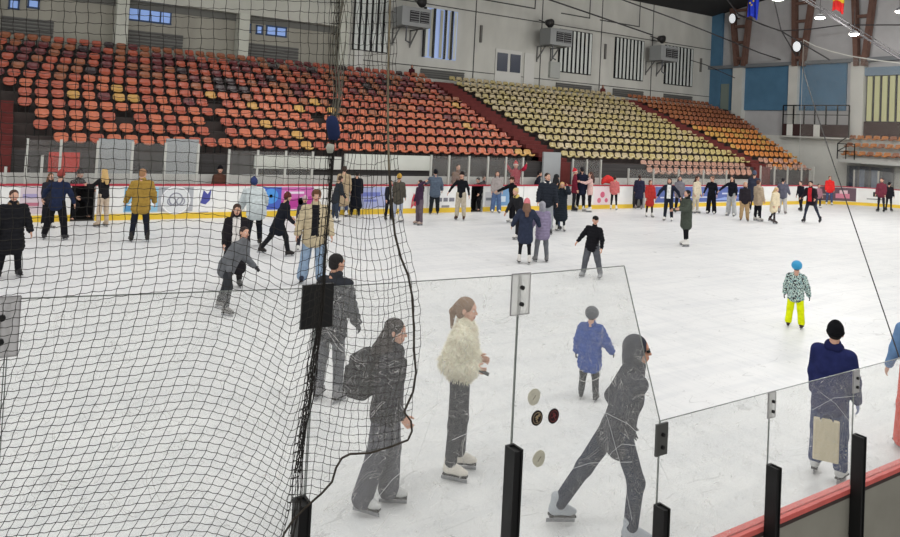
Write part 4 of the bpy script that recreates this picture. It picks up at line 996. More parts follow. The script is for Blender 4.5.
def person(foot, heady, label, yaw=0, lean=0, side=0, twist=0, turn=0, nod=0, tilt=0, L=(5, 8, 15), Rr=(5, 8, 15), lL=(0, 4, 3), lR=(0, 4, 3),
           top='jacket', tc=(60, 60, 70), bc=(35, 36, 42), fit='normal', hair='short', hc=(60, 45, 35), hat=None, hatc=(30, 30, 34), skin=(205, 160, 138),
           sk=(232, 230, 226), gloves=None, at=None, hgt=None, res=.026, hem=None, puff=0.0, inner=None, extra=None, fur=False, skates=True, group='skaters on the ice',
           hand=None, curl=.45, collar=None, build=1.0, wellies=None, name='person', z0=0.0, footyaw=(8, -8)):
    """yaw: where the person faces, 0 = towards the camera, 90 = towards the right of the photo, 180 = away"""
    G = Vector(at) if at is not None else on_z(foot[0], foot[1], z0)
    if at is None and G.y > 23.3: G = Vector((G.x*23.3/G.y, 23.3, G.z))
    if hgt is None:
        # height of the head top over the foot point
        d = ray(foot[0], heady); t_ = math.hypot(G.x, G.y)/math.hypot(d.x, d.y); hgt = CAMZ+d.z*t_-z0
    child = hgt < 1.38
    # ---- skeleton in metres for a 1.75 m figure on 7 cm skates
    hs = 1.0 if not child else 1.16
    le = 1.0 if not child else .93
    x_, y_, z_ = np.eye(3)
    up = rotm(x_, -R_(lean)) @ rotm(y_, R_(side)) @ z_
    fr = nrm(rotm(x_, -R_(lean)) @ y_); ri = nrm(np.cross(fr, up)); fr = np.cross(up, ri)
    T = rotm(up, R_(twist)); rt, ft_ = T @ ri, T @ fr
    pel = np.zeros(3); hip = {}
    legs = {}
    for s, a in ((1, lR), (-1, lL)):
        hp = pel+x_*s*.088; fl, ab, kn = [R_(v) for v in a[:3]]; lf = le*(a[3] if len(a) > 3 else 1)
        d1 = np.array((s*math.sin(ab), math.sin(fl)*math.cos(ab), -math.cos(fl)*math.cos(ab)))
        knp = hp+d1*.435*lf; d2 = np.array((s*math.sin(ab)*.9, math.sin(fl-kn)*math.cos(ab), -math.cos(fl-kn)*math.cos(ab)))
        an = knp+nrm(d2)*.40*lf; legs[s] = (hp, knp, an)
    low = min(legs[1][2][2], legs[-1][2][2]); dz = -low+(.143 if skates else .09)
    def up_(v): return v+np.array((0, 0, dz))
    pel = up_(pel); legs = {s: tuple(up_(v) for v in q) for s, q in legs.items()}
    chest = pel+up*.30; shc = pel+up*.475; nk = pel+up*.53
    hup = nrm(up*.55+z_*.45) if lean > 10 else up
    hf = nrm(ft_ - hup*(ft_@hup)); hf = rotm(hup, R_(-turn)) @ hf; hr = np.cross(hf, hup)
    hup = rotm(hr, -R_(nod)) @ hup; hf = rotm(hr, -R_(nod)) @ hf; hup = rotm(hf, R_(tilt)) @ hup; hr = np.cross(hf, hup)
    hc_ = nk+nrm(up+hup)*.075+hup*.115*hs
    HR = np.stack([hr, hf, hup], 1)          # head frame columns
    arms = {}
    for s, a in ((1, Rr), (-1, L)):
        sh = shc+rt*s*.168*build; fl, ab, el = [R_(v) for v in a[:3]]; ab2 = R_(a[3]) if len(a) > 3 else ab*.6
        def dr(f_, b_): return rt*s*math.sin(b_)+ft_*math.sin(f_)*math.cos(b_)-up*math.cos(f_)*math.cos(b_)
        eb = sh+dr(fl, ab)*.275; wr = eb+dr(fl+el, ab2)*.245; arms[s] = (sh, eb, wr, nrm(wr-eb))
    topz = (hc_+hup*.118*hs)[2]
    S = hgt/topz; mid = (legs[1][2]+legs[-1][2])/2
    t = bpy.data.objects.new(name, None); C.objects.link(t)
    az = math.atan2(G.y, G.x)               # direction from the camera to the person
    wy = az+math.pi+R_(yaw)                 # world heading of +y
    rz = wy-math.pi/2
    c_, s_ = math.cos(rz), math.sin(rz)
    mx, my = mid[0]*S, mid[1]*S
    t.location = (G.x-(c_*mx-s_*my), G.y-(s_*mx+c_*my), z0); t.rotation_euler = (0, 0, rz)
    tag(t, label, 'person', group)
    P = lambda v: tuple(np.array(v)*S)
    def cap(a, b, ra, rb, *k): return ('c', P(a), P(b), ra*S, rb*S, *[v*S for v in k])
    def ell(c, r3, Rm=None): return ('e', P(c), tuple(np.array(r3)*S), Rm)
    B_ = build
    BR = np.stack([rt, ft_, up], 1)
    # ---- body
    bp_ = [cap(pel+up*.04+rt*.05, chest+rt*.06, .085, .09), cap(pel+up*.04-rt*.05, chest-rt*.06, .085, .09), cap(chest+rt*.06, shc+rt*.10, .09, .06), cap(chest-rt*.06, shc-rt*.10, .09, .06),
           cap(shc, nk+up*.04, .075, .050), cap(nk, hc_-hup*.06, .052, .050)]
    for s in (1, -1):
        a = arms[s]; bp_ += [cap(a[0]-up*.01, a[1], .048, .038), cap(a[1], a[2], .036, .025)]
        l = legs[s]; bp_ += [cap(l[0], l[1], .078, .052), cap(l[1], l[2], .050, .034), cap(l[2], l[2]+np.array((0, .09, -.035)), .032, .026)]
    chunks = []; V, Q = mesh_of(bp_, max(res, .018)*S**.5, .05*S); chunks.append((V, Q, 0))
    hv, hq, hm = head_tmpl(.0065 if res < .02 else .012); chunks.append(((hv*hs)@HR.T*S+np.array(hc_)*S, hq, hm))
    for s in (1, -1):
        a = arms[s]; d = -a[3]; px_ = nrm(rt*1.0-d*(rt@d)); py_ = np.cross(d, px_)
        if py_@ft_ < 0 and abs(a[3]@ft_) < .7: px_, py_ = px_, py_
        Mh = np.stack([px_, py_, d], 1); hvv, hqq = hand_tmpl(.0055 if res < .02 else .010, curl, s)
        chunks.append((hvv@Mh.T*S*(1.0 if not child else 1.05)+np.array(a[2]+a[3]*.015)*S, hqq, 4 if gloves else 0))
    mkobj('body', chunks, [mat('skin', skin, .6, .05, 30), mat('lips', (168, 96, 88), .6), mat('eye_white', (222, 220, 216), .3), mat('iris', (40, 30, 26), .2), cloth(gloves or (40, 40, 40))], t)
    # ---- trousers / skirt
    wd = {'slim': (.086, .060, .055, .044), 'normal': (.098, .076, .072, .064), 'wide': (.104, .096, .096, .104), 'baggy': (.112, .094, .086, .078), 'snow': (.108, .088, .085, .088)}[fit]
    q = [cap(pel+up*.10+rt*.05, pel+rt*.055-z_*.02, .095*B_, .098*B_), cap(pel+up*.10-rt*.05, pel-rt*.055-z_*.02, .095*B_, .098*B_)]
    for s in (1, -1):
        l = legs[s]; e = l[2]+(l[1]-l[2])*(.09 if fit != 'wide' else -.02)
        q += [cap(l[0]+z_*.01, l[1], wd[0]*B_, wd[1]), cap(l[1], e, wd[2], wd[3])]
    V, Q = mesh_of(q, res*S**.5, .035*S); mkobj('trousers', [(V, Q, 0)], [cloth(bc)], t)
    # ---- top
    pf = puff
    spec = {'jacket': (.10, .020), 'sweater': (.07, .004), 'coat': (.33, .026), 'long': (.52, .030), 'crop': (-.02, .006), 'puffer': (.12, .045), 'poncho': (.30, .06), 'vest': (.08, .026)}[top]
    hm_, ad_ = spec; ad_ += pf; hm_ = hem if hem is not None else hm_
    wq = []
    base = pel-up*.0
    for s in (1, -1):
        wq += [cap(pel+up*.12+rt*s*.055, chest+rt*s*.062, (.092+ad_)*B_, (.098+ad_)*B_), cap(chest+rt*s*.062, shc+rt*s*.10*B_-up*.015, (.096+ad_)*B_, .070+ad_*.7)]
        if hm_ > .0:
            lg = legs[s]; th = nrm(lg[1]-lg[0]); hd = nrm(-up*.5+th*.5); b1 = pel+rt*s*.06+hd*min(hm_, .46); fl_ = .100+ad_+hm_*.07
            wq += [cap(pel+up*.12+rt*s*.055, pel+rt*s*.06, (.092+ad_)*B_, (.100+ad_)*B_), cap(pel+rt*s*.06, b1, (.100+ad_)*B_, fl_*B_)]
            if hm_ > .46: wq += [cap(b1, lg[1]+(lg[2]-lg[1])*.3+rt*s*-.01, fl_*B_, fl_*.95)]
        a = arms[s]
        if top != 'vest': wq += [cap(a[0]-up*.005, a[1], .062+ad_*.75, .050+ad_*.75), cap(a[1], a[2]-a[3]*.01, .048+ad_*.75, .038+ad_*.6)]
    if hm_ > .12: wq.append(cap(pel, pel-z_*min(hm_, .4)*.8, .10+ad_, .11+ad_))
    wq.append(cap(shc-up*.02, nk+up*(.035 if top in ('sweater', 'crop') else .055), .088+ad_*.6, .064+ad_*.4))
    if top == 'puffer': k_ = .02
    else: k_ = .04
    if hat == 'hood_down' or hat == 'hood_down_fur': wq.append(cap(nk-fr*.05-rt*.05, nk-fr*.05+rt*.05, .062, .062))
    if fur:
        V, Q = mesh_of(wq, res*.8*S, .05*S)
        n3 = np.zeros_like(V); fa = V[Q]; fn = np.cross(fa[:, 2]-fa[:, 0], fa[:, 3]-fa[:, 1]); 
        for j in range(4): np.add.at(n3, Q[:, j], fn)
        n3 /= np.linalg.norm(n3, axis=1)[:, None]+1e-9
        V = V+n3*(np.sin(V[:, 0:1]*60)*np.sin(V[:, 2:3]*47+V[:, 1:2]*30)*.009)
        # tufts of fur
        rg = np.random.RandomState(2); sel = rg.randint(0, len(V), 9000); b0 = V[sel]+rg.uniform(-.008, .008, (9000, 3)); nn = n3[sel]; dn = nn*.6+np.array((0, 0, -.75))+rg.uniform(-.45, .45, (9000, 3)); dn /= np.linalg.norm(dn, axis=1)[:, None]
        sd_ = np.cross(dn, nn); sd_ /= np.linalg.norm(sd_, axis=1)[:, None]+1e-9; Lf = rg.uniform(.02, .045, (9000, 1)); tv = np.concatenate([b0-sd_*.004, b0+sd_*.004, b0+dn*Lf+nn*.006+sd_*.001, b0+dn*Lf+nn*.006-sd_*.001]); tq = np.stack([np.arange(9000)+9000*j for j in range(4)], 1)
        mkobj('fur_jacket', [(V, Q, 0), (tv, tq, 0)], [mat('fur', tc, .95, .18, 30)], t)
    else:
        V, Q = mesh_of(wq, res*S**.5, k_*S)
        if top == 'puffer' or pf > .015:      # quilted baffles
            n3 = np.zeros_like(V); fa = V[Q]; fn = np.cross(fa[:, 2]-fa[:, 0], fa[:, 3]-fa[:, 1])
            for j in range(4): np.add.at(n3, Q[:, j], fn)
            n3 /= np.linalg.norm(n3, axis=1)[:, None]+1e-9; V = V+n3*(np.abs(np.sin(V[:, 2:3]*math.pi/(.085*S)))*.016-.008)*S
        fc = V[Q].mean(1); mi = np.zeros(len(Q), int); mats_ = [cloth(tc)]
        if inner is not None:        # open front showing another garment
            mats_.append(cloth(inner)); rel = (fc/S-pel); u_ = rel@rt; v_ = rel@ft_; h_ = rel@up
            mi[(np.abs(u_) < .075) & (v_ > .03) & (h_ > -.02) & (h_ < .56)] = 1
        if extra == 'pattern':
            mats_[0] = pattern_mat()
        if extra == 'sleeves_pale':
            pass
        mkobj({'jacket': 'jacket', 'sweater': 'sweater', 'coat': 'coat', 'long': 'coat', 'crop': 'sweater', 'puffer': 'jacket', 'poncho': 'coat', 'vest': 'vest'}[top], [(V, Q, mi)], mats_, t)
    if collar: V, Q = mesh_of([cap(nk+up*.015+rt*.035, nk+up*.03-rt*.035, .074, .074), cap(nk-fr*.05-rt*.04+up*.02, nk-fr*.05+rt*.04+up*.02, .055, .055)], res*S*.9, .03*S); mkobj('collar', [(V, Q, 0)], [cloth(collar)], t)
    # ---- hair
    def HP(prims): return [tuple([p[0]]+[tuple(HR@(np.array(v)*hs)*S+np.array(hc_)*S) for v in p[1:3]]+[p[3]*S*hs, p[4]*S*hs]) if p[0] == 'c' else ('e', tuple(HR@(np.array(p[1])*hs)*S+np.array(hc_)*S), tuple(np.array(p[2])*S*hs), HR) if p[0] == 'e' else ('-', HP([p[1]])[0]) if p[0] == '-' else ('h', tuple(HR@(np.array(p[1])*hs)*S+np.array(hc_)*S), tuple(HR@np.array(p[2]))) for p in prims]
    rs_ = .012 if res < .02 else .016
    FACE = [('-', ('e', (0, .105, -.05), (.062, .075, .090)))]
    hp_ = None
    covered = hat in ('beanie', 'helmet', 'hood', 'cap', 'santa')
    if hair in ('short', 'curly'):
        g_ = .012 if hair == 'curly' else 0
        hp_ = [('e', (0, -.022, .045), (.086+g_, .100+g_, .086+g_)), ('e', (0, -.05, -.01), (.078, .062, .07))] + ([('e', (.02, .05, .11), (.05, .04, .03)), ('e', (-.03, .04, .11), (.05, .04, .03))] if hair == 'curly' else []) + FACE
    elif hair in ('long', 'pony', 'bob'):
        hp_ = [('e', (0, -.022, .040), (.088, .102, .090)), ('e', (0, -.05, -.03), (.082, .062, .09))]
        if hair == 'long': hp_ += [('c', (.058, -.045, -.04), (.085, -.035, -.27), .045, .058), ('c', (-.058, -.045, -.04), (-.085, -.035, -.27), .045, .058), ('c', (0, -.080, -.04), (0, -.135, -.20), .060, .068), ('c', (0, -.135, -.20), (0, -.150, -.33), .068, .05)]
        if hair == 'bob': hp_ += [('c', (.06, -.03, -.02), (.062, -.02, -.12), .038, .030), ('c', (-.06, -.03, -.02), (-.062, -.02, -.12), .038, .030), ('c', (0, -.07, -.03), (0, -.07, -.13), .05, .04)]
        if hair == 'pony': hp_ += [('c', (0, -.115, .03), (0, -.15, -.05), .028, .036), ('c', (0, -.15, -.05), (0, -.135, -.22), .036, .014)]
        hp_ += FACE
    elif hair == 'bun': hp_ = [('e', (0, -.022, .043), (.086, .100, .087)), ('e', (0, -.05, -.01), (.078, .062, .07)), ('e', (0, -.12, .06), (.042, .04, .042))] + FACE
    if hp_:
        V, Q = mesh_of(HP(hp_), rs_*S, .02*S, .0); mkobj('hair', [(V, Q, 0)], [mat('hair', hc, .7, .25, 60, .4, stretch=(4, 4, .6))], t)
    if hat == 'beanie': hq_ = [('e', (0, -.018, .035), (.092, .108, .115)), ('c', (0, -.03, .11), (0, -.055, .132), .05, .03), ('-', ('h', (0, .09, .040), (0, -.35, .94))),]
    elif hat == 'santa': hq_ = [('e', (0, -.018, .035), (.092, .108, .115)), ('c', (0, -.03, .12), (.02, -.09, .17), .05, .02), ('-', ('h', (0, .09, .040), (0, -.35, .94)))]
    elif hat == 'cap': hq_ = [('e', (0, -.018, .058), (.090, .106, .082)), ('-', ('h', (0, .09, .048), (0, -.2, .98))), ('c', (-.03, .10, .058), (.03, .10, .058), .018, .018), ('c', (-.03, .13, .05), (.03, .13, .05), .014, .014)]
    elif hat == 'helmet': hq_ = [('e', (0, -.018, .042), (.118, .138, .118)), ('-', ('h', (0, .09, .035), (0, -.5, .86)))]
    elif hat == 'hood': hq_ = [('e', (0, -.028, .020), (.102, .114, .118)), ('c', (0, -.05, -.06), (0, -.04, -.14), .090, .092), ('-', ('e', (0, .120, -.02), (.070, .092, .105)))]
    else: hq_ = None
    if hq_:
        V, Q = mesh_of(HP(hq_), rs_*S, .02*S, .0); o = mkobj({'helmet': 'helmet', 'hood': 'hood', 'cap': 'cap'}.get(hat, 'hat'), [(V, Q, 0)], [mat('helmet_shell', hatc, .35, .05, 8, spec=.5) if hat == 'helmet' else cloth(hatc)], t)
        if hat in ('beanie', 'santa'):
            pts = []
            for a in np.linspace(0, 2*math.pi, 19):
                s_r = 1.0
                for _ in range(4): yy_ = -.018+.106*math.cos(a)*s_r; zz_ = .048+(yy_-.09)*.372; s_r = math.sqrt(max(1-((zz_-.035)/.115)**2, .2))
                pts.append((.090*math.sin(a)*s_r, yy_, zz_))
            g = MB(); g.tube([np.array(HR@(np.array(v)*hs)*S+np.array(hc_)*S) for v in pts], .012*S, 6); g.build('hat_brim', cloth((232, 230, 228) if hat == 'santa' else tuple(int(v*.9) for v in hatc)), o, True)
    # ---- skates
    if skates:
        for s in (1, -1):
            l = legs[s]; fy = R_(footyaw[0 if s == 1 else 1]); lift = l[2][2]-.143; pitch = -min(max(lift*3.2, 0), .75)
            f_ = np.array((-math.sin(-fy)*-1 if False else math.sin(fy), math.cos(fy), 0)); r1 = np.cross(f_, z_); Rm = np.stack([r1, f_, z_], 1); Rm = rotm(r1, pitch) @ Rm
            add_skate(t, Rm, l[2]*S, sk, S)
    t['_s'] = S
    return t, dict(S=S, pel=pel, chest=chest, shc=shc, up=up, rt=rt, fr=ft_, arms=arms, legs=legs, hc=hc_, HR=HR, rz=rz, loc=Vector(t.location))
def pattern_mat():
    m = bpy.data.materials.new('patterned_cloth'); m.use_nodes = True; nt = m.node_tree; N = nt.nodes.new; K = nt.links.new; b = nt.nodes['Principled BSDF']
    tc = N('ShaderNodeTexCoord'); v = N('ShaderNodeTexNoise'); v.inputs['Scale'].default_value = 34; v.inputs['Detail'].default_value = 1; K(tc.outputs['Object'], v.inputs['Vector'])
    r = N('ShaderNodeValToRGB'); r.color_ramp.interpolation = 'CONSTANT'; e = r.color_ramp.elements; e[0].color = (.02, .03, .04, 1); e[0].position = 0; e[1].position = .47; e[1].color = (.55, .68, .62, 1)
    q = e.new(.6); q.color = (.12, .25, .27, 1); K(v.outputs['Fac'], r.inputs[0]); K(r.outputs[0], b.inputs['Base Color']); b.inputs['Roughness'].default_value = .9; return m
def wpt(info, v): # figure-local metres (1.75 m figure) to world
    S = info['S']; c_, s_ = math.cos(info['rz']), math.sin(info['rz']); v = np.array(v)*S
    return Vector((info['loc'].x+c_*v[0]-s_*v[1], info['loc'].y+s_*v[0]+c_*v[1], info['loc'].z+v[2]))
def held(info, prims, name, label, cat, col, h=.012, k=.02, group=None):
    """a thing worn or carried: built in the figure's frame, kept as a thing of its own"""
    S = info['S']; pr = [('c', tuple(np.array(p[1])*S), tuple(np.array(p[2])*S), p[3]*S, p[4]*S) if p[0] == 'c' else ('e', tuple(np.array(p[1])*S), tuple(np.array(p[2])*S), p[3] if len(p) > 3 else None) for p in prims]
    V, Q = mesh_of(pr, h, k); c = V.mean(0); o = bpy.data.objects.new(name, to_mesh(name, [(V-c, Q, 0)], [cloth(col)])); C.objects.link(o)
    cs, sn = math.cos(info['rz']), math.sin(info['rz']); o.location = (info['loc'].x+cs*c[0]-sn*c[1], info['loc'].y+sn*c[0]+cs*c[1], info['loc'].z+c[2]); o.rotation_euler = (0, 0, info['rz'])
    tag(o, label, cat, group); return o
# ---- skaters seen through the near glass
NEARRES = .0145
WHITE = (226, 224, 220); BLK = (30, 30, 34); TAN = (150, 120, 90)
# woman in the fur jacket
t, I = person((454, 474), 297, 'woman in cream fur jacket and black trousers holding a phone, ponytail', yaw=82, lean=2, turn=6, nod=4, L=(-24, 6, 108, -6), Rr=(-22, 8, 100, -14),
    lL=(2, 4, 3), lR=(-2, 2, 2), top='jacket', tc=(252, 240, 220), fur=True, hem=-.02, puff=.034, bc=(46, 47, 54), fit='normal', hair='pony', hc=(132, 102, 76), sk=(226, 220, 210), res=NEARRES, skin=(214, 168, 146), curl=.7, build=.92)
a = I['arms'][1]; w_ = wpt(I, a[2]+a[3]*.10)
g = MB(); g.bbox((-.038, -.006, -.075), (.038, .006, .075), .003); o = g.build('phone', M_BLACK); o.location = w_; o.rotation_euler = (1.2, 0, I['rz']); tag(o, 'dark phone in the hand of the woman in fur', 'phone')
# woman with backpack
t, I = person((375, 508), 318, 'woman with long brown hair in dark coat wearing a black backpack, behind the net', yaw=76, lean=3, turn=-6, nod=4, L=(-6, 3, 14, 0), Rr=(4, 6, 40, 0),
    lL=(5, 3, 6), lR=(-7, 3, 8), top='jacket', hem=.06, puff=.01, tc=(40, 39, 46), bc=(82, 82, 90), fit='wide', hair='long', hc=(48, 38, 36), sk=(205, 206, 206), res=NEARRES, skin=(206, 156, 132), build=1.05, curl=.6)
c_ = I['chest']; f_ = I['fr']; r_ = I['rt']; u_ = I['up']
S = I['S']; o = empty('backpack', wpt(I, c_-f_*.25-u_*.22), I['rz']+math.radians(-12)); tag(o, 'boxy black backpack on the back of the long haired woman', 'backpack')
Mk = cloth((40, 40, 44)); g = MB(); g.bbox((-.17, -.11, 0), (.17, .10, .36), .035); bd = g.build('bag_body', Mk, o); bd.rotation_euler = (math.radians(-4), 0, 0)
bv = bd.modifiers.new('soft', 'BEVEL'); bv.width = .03; bv.segments = 3; bv.limit_method = 'ANGLE'
g = MB(); g.bbox((-.13, -.15, .03), (.13, -.10, .24), .02); g.build('front_pocket', Mk, bd)
g = MB(); g.tube([(-.04, 0, .36), (-.03, 0, .405), (.03, 0, .405), (.04, 0, .36)], .009, 6); g.build('grab_handle', Mk, bd)
Rzi = Matrix.Rotation(-o.rotation_euler.z, 4, 'Z')
def lp(v): return Rzi @ (wpt(I, v)-Vector(o.location))
for s in (1, -1):
    g = MB(); g.tube([lp(c_-f_*.13+u_*.17+r_*s*.09), lp(c_-f_*.02+u_*.235+r_*s*.10), lp(c_+f_*.12+u_*.12+r_*s*.105), lp(c_+f_*.12-u_*.03+r_*s*.12), lp(c_-f_*.05-u_*.1+r_*s*.16)], .014, 6); g.build('strap', cloth((30, 30, 34)), o, True)
# hooded skater pushing off
t, I = person((592, 535), 334, 'skater in dark hooded jacket and sunglasses striding to the right', yaw=106, lean=16, turn=16, nod=-8, L=(-14, 4, 58, -24), Rr=(-16, 4, 60, -26),
    lL=(-31, 6, 0, 1.10), lR=(20, 4, 26), gloves=(60, 62, 70), top='jacket', hem=.12, puff=-.004, tc=(54, 56, 66), bc=(34, 42, 62), fit='normal', hair='short', hc=(20, 18, 18), hat='hood', hatc=(54, 56, 66), sk=(176, 182, 190), res=NEARRES, skin=(196, 146, 122), build=1.0)
HR = I['HR']; hc_ = I['hc']; g = MB()
tr = [o for o in C.objects if o.parent == t and o.name.startswith('body')][0]
def hp(v): return Vector((hc_+HR@np.array(v))*I['S'])
g = MB(); g.tube([hp((-.060, .078, .010)), hp((-.034, .092, .006)), hp((-.006, .097, .010))], [.011*I['S'], .015*I['S'], .006*I['S']], 8); g.tube([hp((.060, .078, .010)), hp((.034, .092, .006)), hp((.006, .097, .010))], [.011*I['S'], .015*I['S'], .006*I['S']], 8)
g.tube([hp((-.062, .085, .018)), hp((-.082, .03, .012)), hp((-.084, -.02, .008))], .004, 5); g.tube([hp((.062, .085, .018)), hp((.082, .03, .012)), hp((.084, -.02, .008))], .004, 5)
g.build('sunglasses', mat('sunglass_black', (14, 14, 16), .2), t, True)
# child in blue jacket
t, I = person((588, 400), 309, 'small child in blue jacket and dark helmet holding out one hand', yaw=172, lean=6, turn=10, L=(8, 16, 14), Rr=(10, 30, 30, 22), lL=(6, 4, 12), lR=(0, 5, 6), top='coat', hem=.20, puff=.035, tc=(44, 76, 150), bc=(38, 42, 50), fit='normal', hair='short', hc=(50, 40, 36), hat='helmet', hatc=(70, 74, 82), gloves=(34, 36, 44), sk=(54, 56, 60), res=NEARRES, skin=(205, 160, 138))
# man in dark jacket behind the black clamp
t, I = person((327, 401), 255, 'dark haired man in black puffer and grey trousers seen behind the black clamp plate', yaw=150, lean=4, turn=25, L=(6, 16, 25), Rr=(6, 16, 25), lL=(0, 3, 4), lR=(2, 4, 6), top='puffer', hem=.12, tc=(50, 52, 58), bc=(88, 90, 96), fit='normal', hair='short', hc=(28, 24, 24), sk=(120, 120, 124), res=.019, skin=(196, 150, 128), gloves=(60, 60, 64), build=.92)
# man in navy coat by the low glass
t, I = person((827, 477), 322, 'man in navy coat and black beanie walking away beyond the low glass', yaw=168, lean=3, side=2, turn=-6, L=(4, 5, 14, 2), Rr=(2, 14, 14, 8), lL=(4, 4, 6), lR=(-2, 4, 4), top='coat', hem=.14, puff=.004, tc=(38, 44, 88), bc=(58, 70, 108), fit='baggy', hair='short', hc=(22, 20, 20), hat='beanie', hatc=(20, 20, 24), sk=(212, 212, 212), res=NEARRES, gloves=(150, 156, 190), collar=(32, 36, 76), build=1.0)
dq = ray(826, 440); kq = (math.hypot(I['loc'].x, I['loc'].y)-.30)/math.hypot(dq.x, dq.y); cq = H0+dq*kq; zq = kq   # kq = depth along the optical axis
w2 = 23*zq/F/2; hh = 40*zq/F/2
tb = empty('tote_bag', (cq.x, cq.y, cq.z-hh), math.atan2(cq.y, cq.x)-math.pi/2+.05); tag(tb, 'beige cloth tote bag hanging beside the man in navy', 'bag')
g = MB(); g.bbox((-w2, -.03, 0), (w2, .03, 2*hh), .012); g.build('bag_body', mat('tote_cloth', (212, 200, 172), .9, .08, 6, .2, stretch=(6, 1, 1)), tb)
for s in (-1, 1):
    g = MB(); g.tube([(-w2*.5, s*.02, 2*hh), (-w2*.3, s*.02, 2*hh+.05), (w2*.1, s*.02, 2*hh+.07), (w2*.4, s*.02, 2*hh+.04), (w2*.5, s*.02, 2*hh)], .007, 5); g.build('handle', cloth((60, 66, 100)), tb)
# person cut by the right edge
person((916, 452), 300, 'person in pale blue jacket and coral red trousers cut off by the photo edge', yaw=200, lean=4, top='jacket', hem=.05, tc=(104, 136, 176), bc=(222, 92, 78), fit='wide', hair='short', sk=(60, 90, 130), res=.02, L=(6, 14, 20), Rr=(6, 12, 20))
# yellow trousers child
person((794.5, 328), 262, 'small child in bright yellow trousers, patterned jacket and blue helmet', yaw=176, lean=2, L=(6, 16, 14), Rr=(6, 20, 18), lL=(2, 6, 8), lR=(-2, 6, 4), top='jacket', hem=.08, puff=.02, tc=(120, 140, 135), extra='pattern', bc=(222, 232, 20), fit='snow', hair='short', hc=(60, 46, 36), hat='helmet', hatc=(40, 150, 200), gloves=(40, 46, 50), sk=(72, 52, 46), res=.017)
# ---- middle distance behind the net
person((8, 277), 190, 'man in black puffer jacket with fur collar at the left edge of the ice', yaw=14, L=(6, 18, 16), Rr=(4, 16, 12), lL=(2, 6, 4), lR=(-4, 5, 4), top='puffer', hem=.32, tc=(28, 28, 32), bc=(26, 26, 30), hair='short', hc=(70, 48, 38), collar=(126, 104, 84), sk=BLK, res=.019, build=1.12)
person((54, 240), 171, 'person in navy jacket and red cap with arms spread, behind the net', yaw=160, lean=14, L=(30, 42, 20), Rr=(10, 26, 20), lL=(4, 12, 10), lR=(0, 12, 8), top='jacket', tc=(34, 42, 66), bc=(24, 24, 28), fit='baggy', hair='short', hat='beanie', hatc=(150, 70, 66), hc=(90, 60, 50), sk=(50, 50, 54))
person((47, 228), 173, 'brown haired person in dark clothes half hidden behind the navy jacket', yaw=20, top='jacket', tc=(44, 44, 52), bc=(30, 30, 36), hair='long', hc=(104, 78, 56))
person(None, None, 'black clad person sitting in the open gate of the left boards', at=on_y(79, 216, YB+.18), hgt=1.52, yaw=45, lean=22, skates=False, z0=.0, L=(50, 12, 60), Rr=(30, 12, 50), lL=(70, 10, 74), lR=(60, 10, 80), top='jacket', tc=(26, 26, 30), bc=(22, 22, 26), hair='short', hc=(18, 18, 20), hat='beanie', hatc=(20, 20, 24), group='people off the ice')
person((102, 227), 169, 'blonde woman in black top and beige trousers by the left gate', yaw=215, lean=4, L=(55, 10, 40), Rr=(50, 8, 40), top='crop', hem=.02, tc=(32, 31, 34), bc=(196, 178, 158), fit='normal', hair='long', hc=(202, 168, 112), sk=(180, 160, 140))
person((139, 242), 169, 'man in mustard jacket with dark trousers standing behind the net', yaw=186, turn=35, L=(6, 22, 20), Rr=(6, 20, 20), lL=(2, 6, 6), lR=(-3, 7, 4), top='jacket', hem=.14, puff=.02, tc=(158, 128, 62), bc=(30, 33, 44), hair='short', hc=(158, 118, 84), sk=(40, 38, 38), build=1.08)
person((232, 287), 204, 'woman in open black coat over white shirt, hair long and dark', yaw=6, nod=12, L=(12, 12, 30), Rr=(8, 10, 25), top='long', hem=.56, tc=(34, 32, 36), inner=(214, 210, 206), bc=(40, 38, 40), hair='long', hc=(62, 44, 36), sk=(90, 90, 90))
person((222, 312), 226, 'person in grey hoodie leaning forward with pale leg warmers', yaw=62, lean=32, nod=-22, turn=20, twist=-8, L=(30, 10, 55), Rr=(10, 14, 40), lL=(-12, 8, 10), lR=(18, 10, 20), top='jacket', hem=.12, puff=.015, tc=(104, 106, 110), bc=(54, 56, 60), fit='normal', hair='short', hc=(52, 40, 38), sk=(120, 118, 116), res=.02, build=1.05, gloves=(60, 60, 64))
person((253, 247), 179, 'person in pale puffy jacket stooping away from the camera', yaw=195, lean=40, nod=-10, L=(60, 12, 20), Rr=(80, 30, 10), lL=(10, 6, 14), lR=(24, 6, 26), top='puffer', hem=.12, puff=.02, tc=(188, 196, 198), bc=(28, 30, 38), hair='short', hc=(40, 50, 90), hat='beanie', hatc=(52, 62, 104), sk=(54, 48, 44), build=1.05)
person((274, 256), 193, 'person in black coat and dark red beanie gliding to the right', yaw=112, lean=20, L=(30, 8, 55), Rr=(20, 10, 45), lL=(-20, 8, 18), lR=(24, 6, 14), top='coat', hem=.24, tc=(28, 30, 38), bc=(32, 32, 36), hair='short', hat='beanie', hatc=(96, 50, 46), sk=(38, 34, 34))
person((311, 283), 190, 'curly haired man in open beige jacket, black sweater and light blue jeans', yaw=4, L=(8, 18, 22), Rr=(6, 20, 20), lL=(4, 6, 6), lR=(-2, 7, 4), top='jacket', hem=.12, puff=.025, tc=(186, 172, 144), inner=(28, 28, 32), bc=(140, 160, 184), fit='wide', hair='curly', hc=(104, 70, 48), sk=(38, 42, 60), res=.018, build=1.1)
person((302, 250), 196, 'person in pale pink beanie half hidden behind the curly haired man', yaw=10, top='jacket', tc=(70, 64, 76), bc=(50, 50, 60), hair='short', hat='beanie', hatc=(190, 160, 170))
person((342, 215), 166, 'tall person in long pale camel coat behind the net bunch', yaw=170, top='long', hem=.46, tc=(176, 156, 128), bc=(60, 70, 100), hair='short', hc=(62, 50, 42))
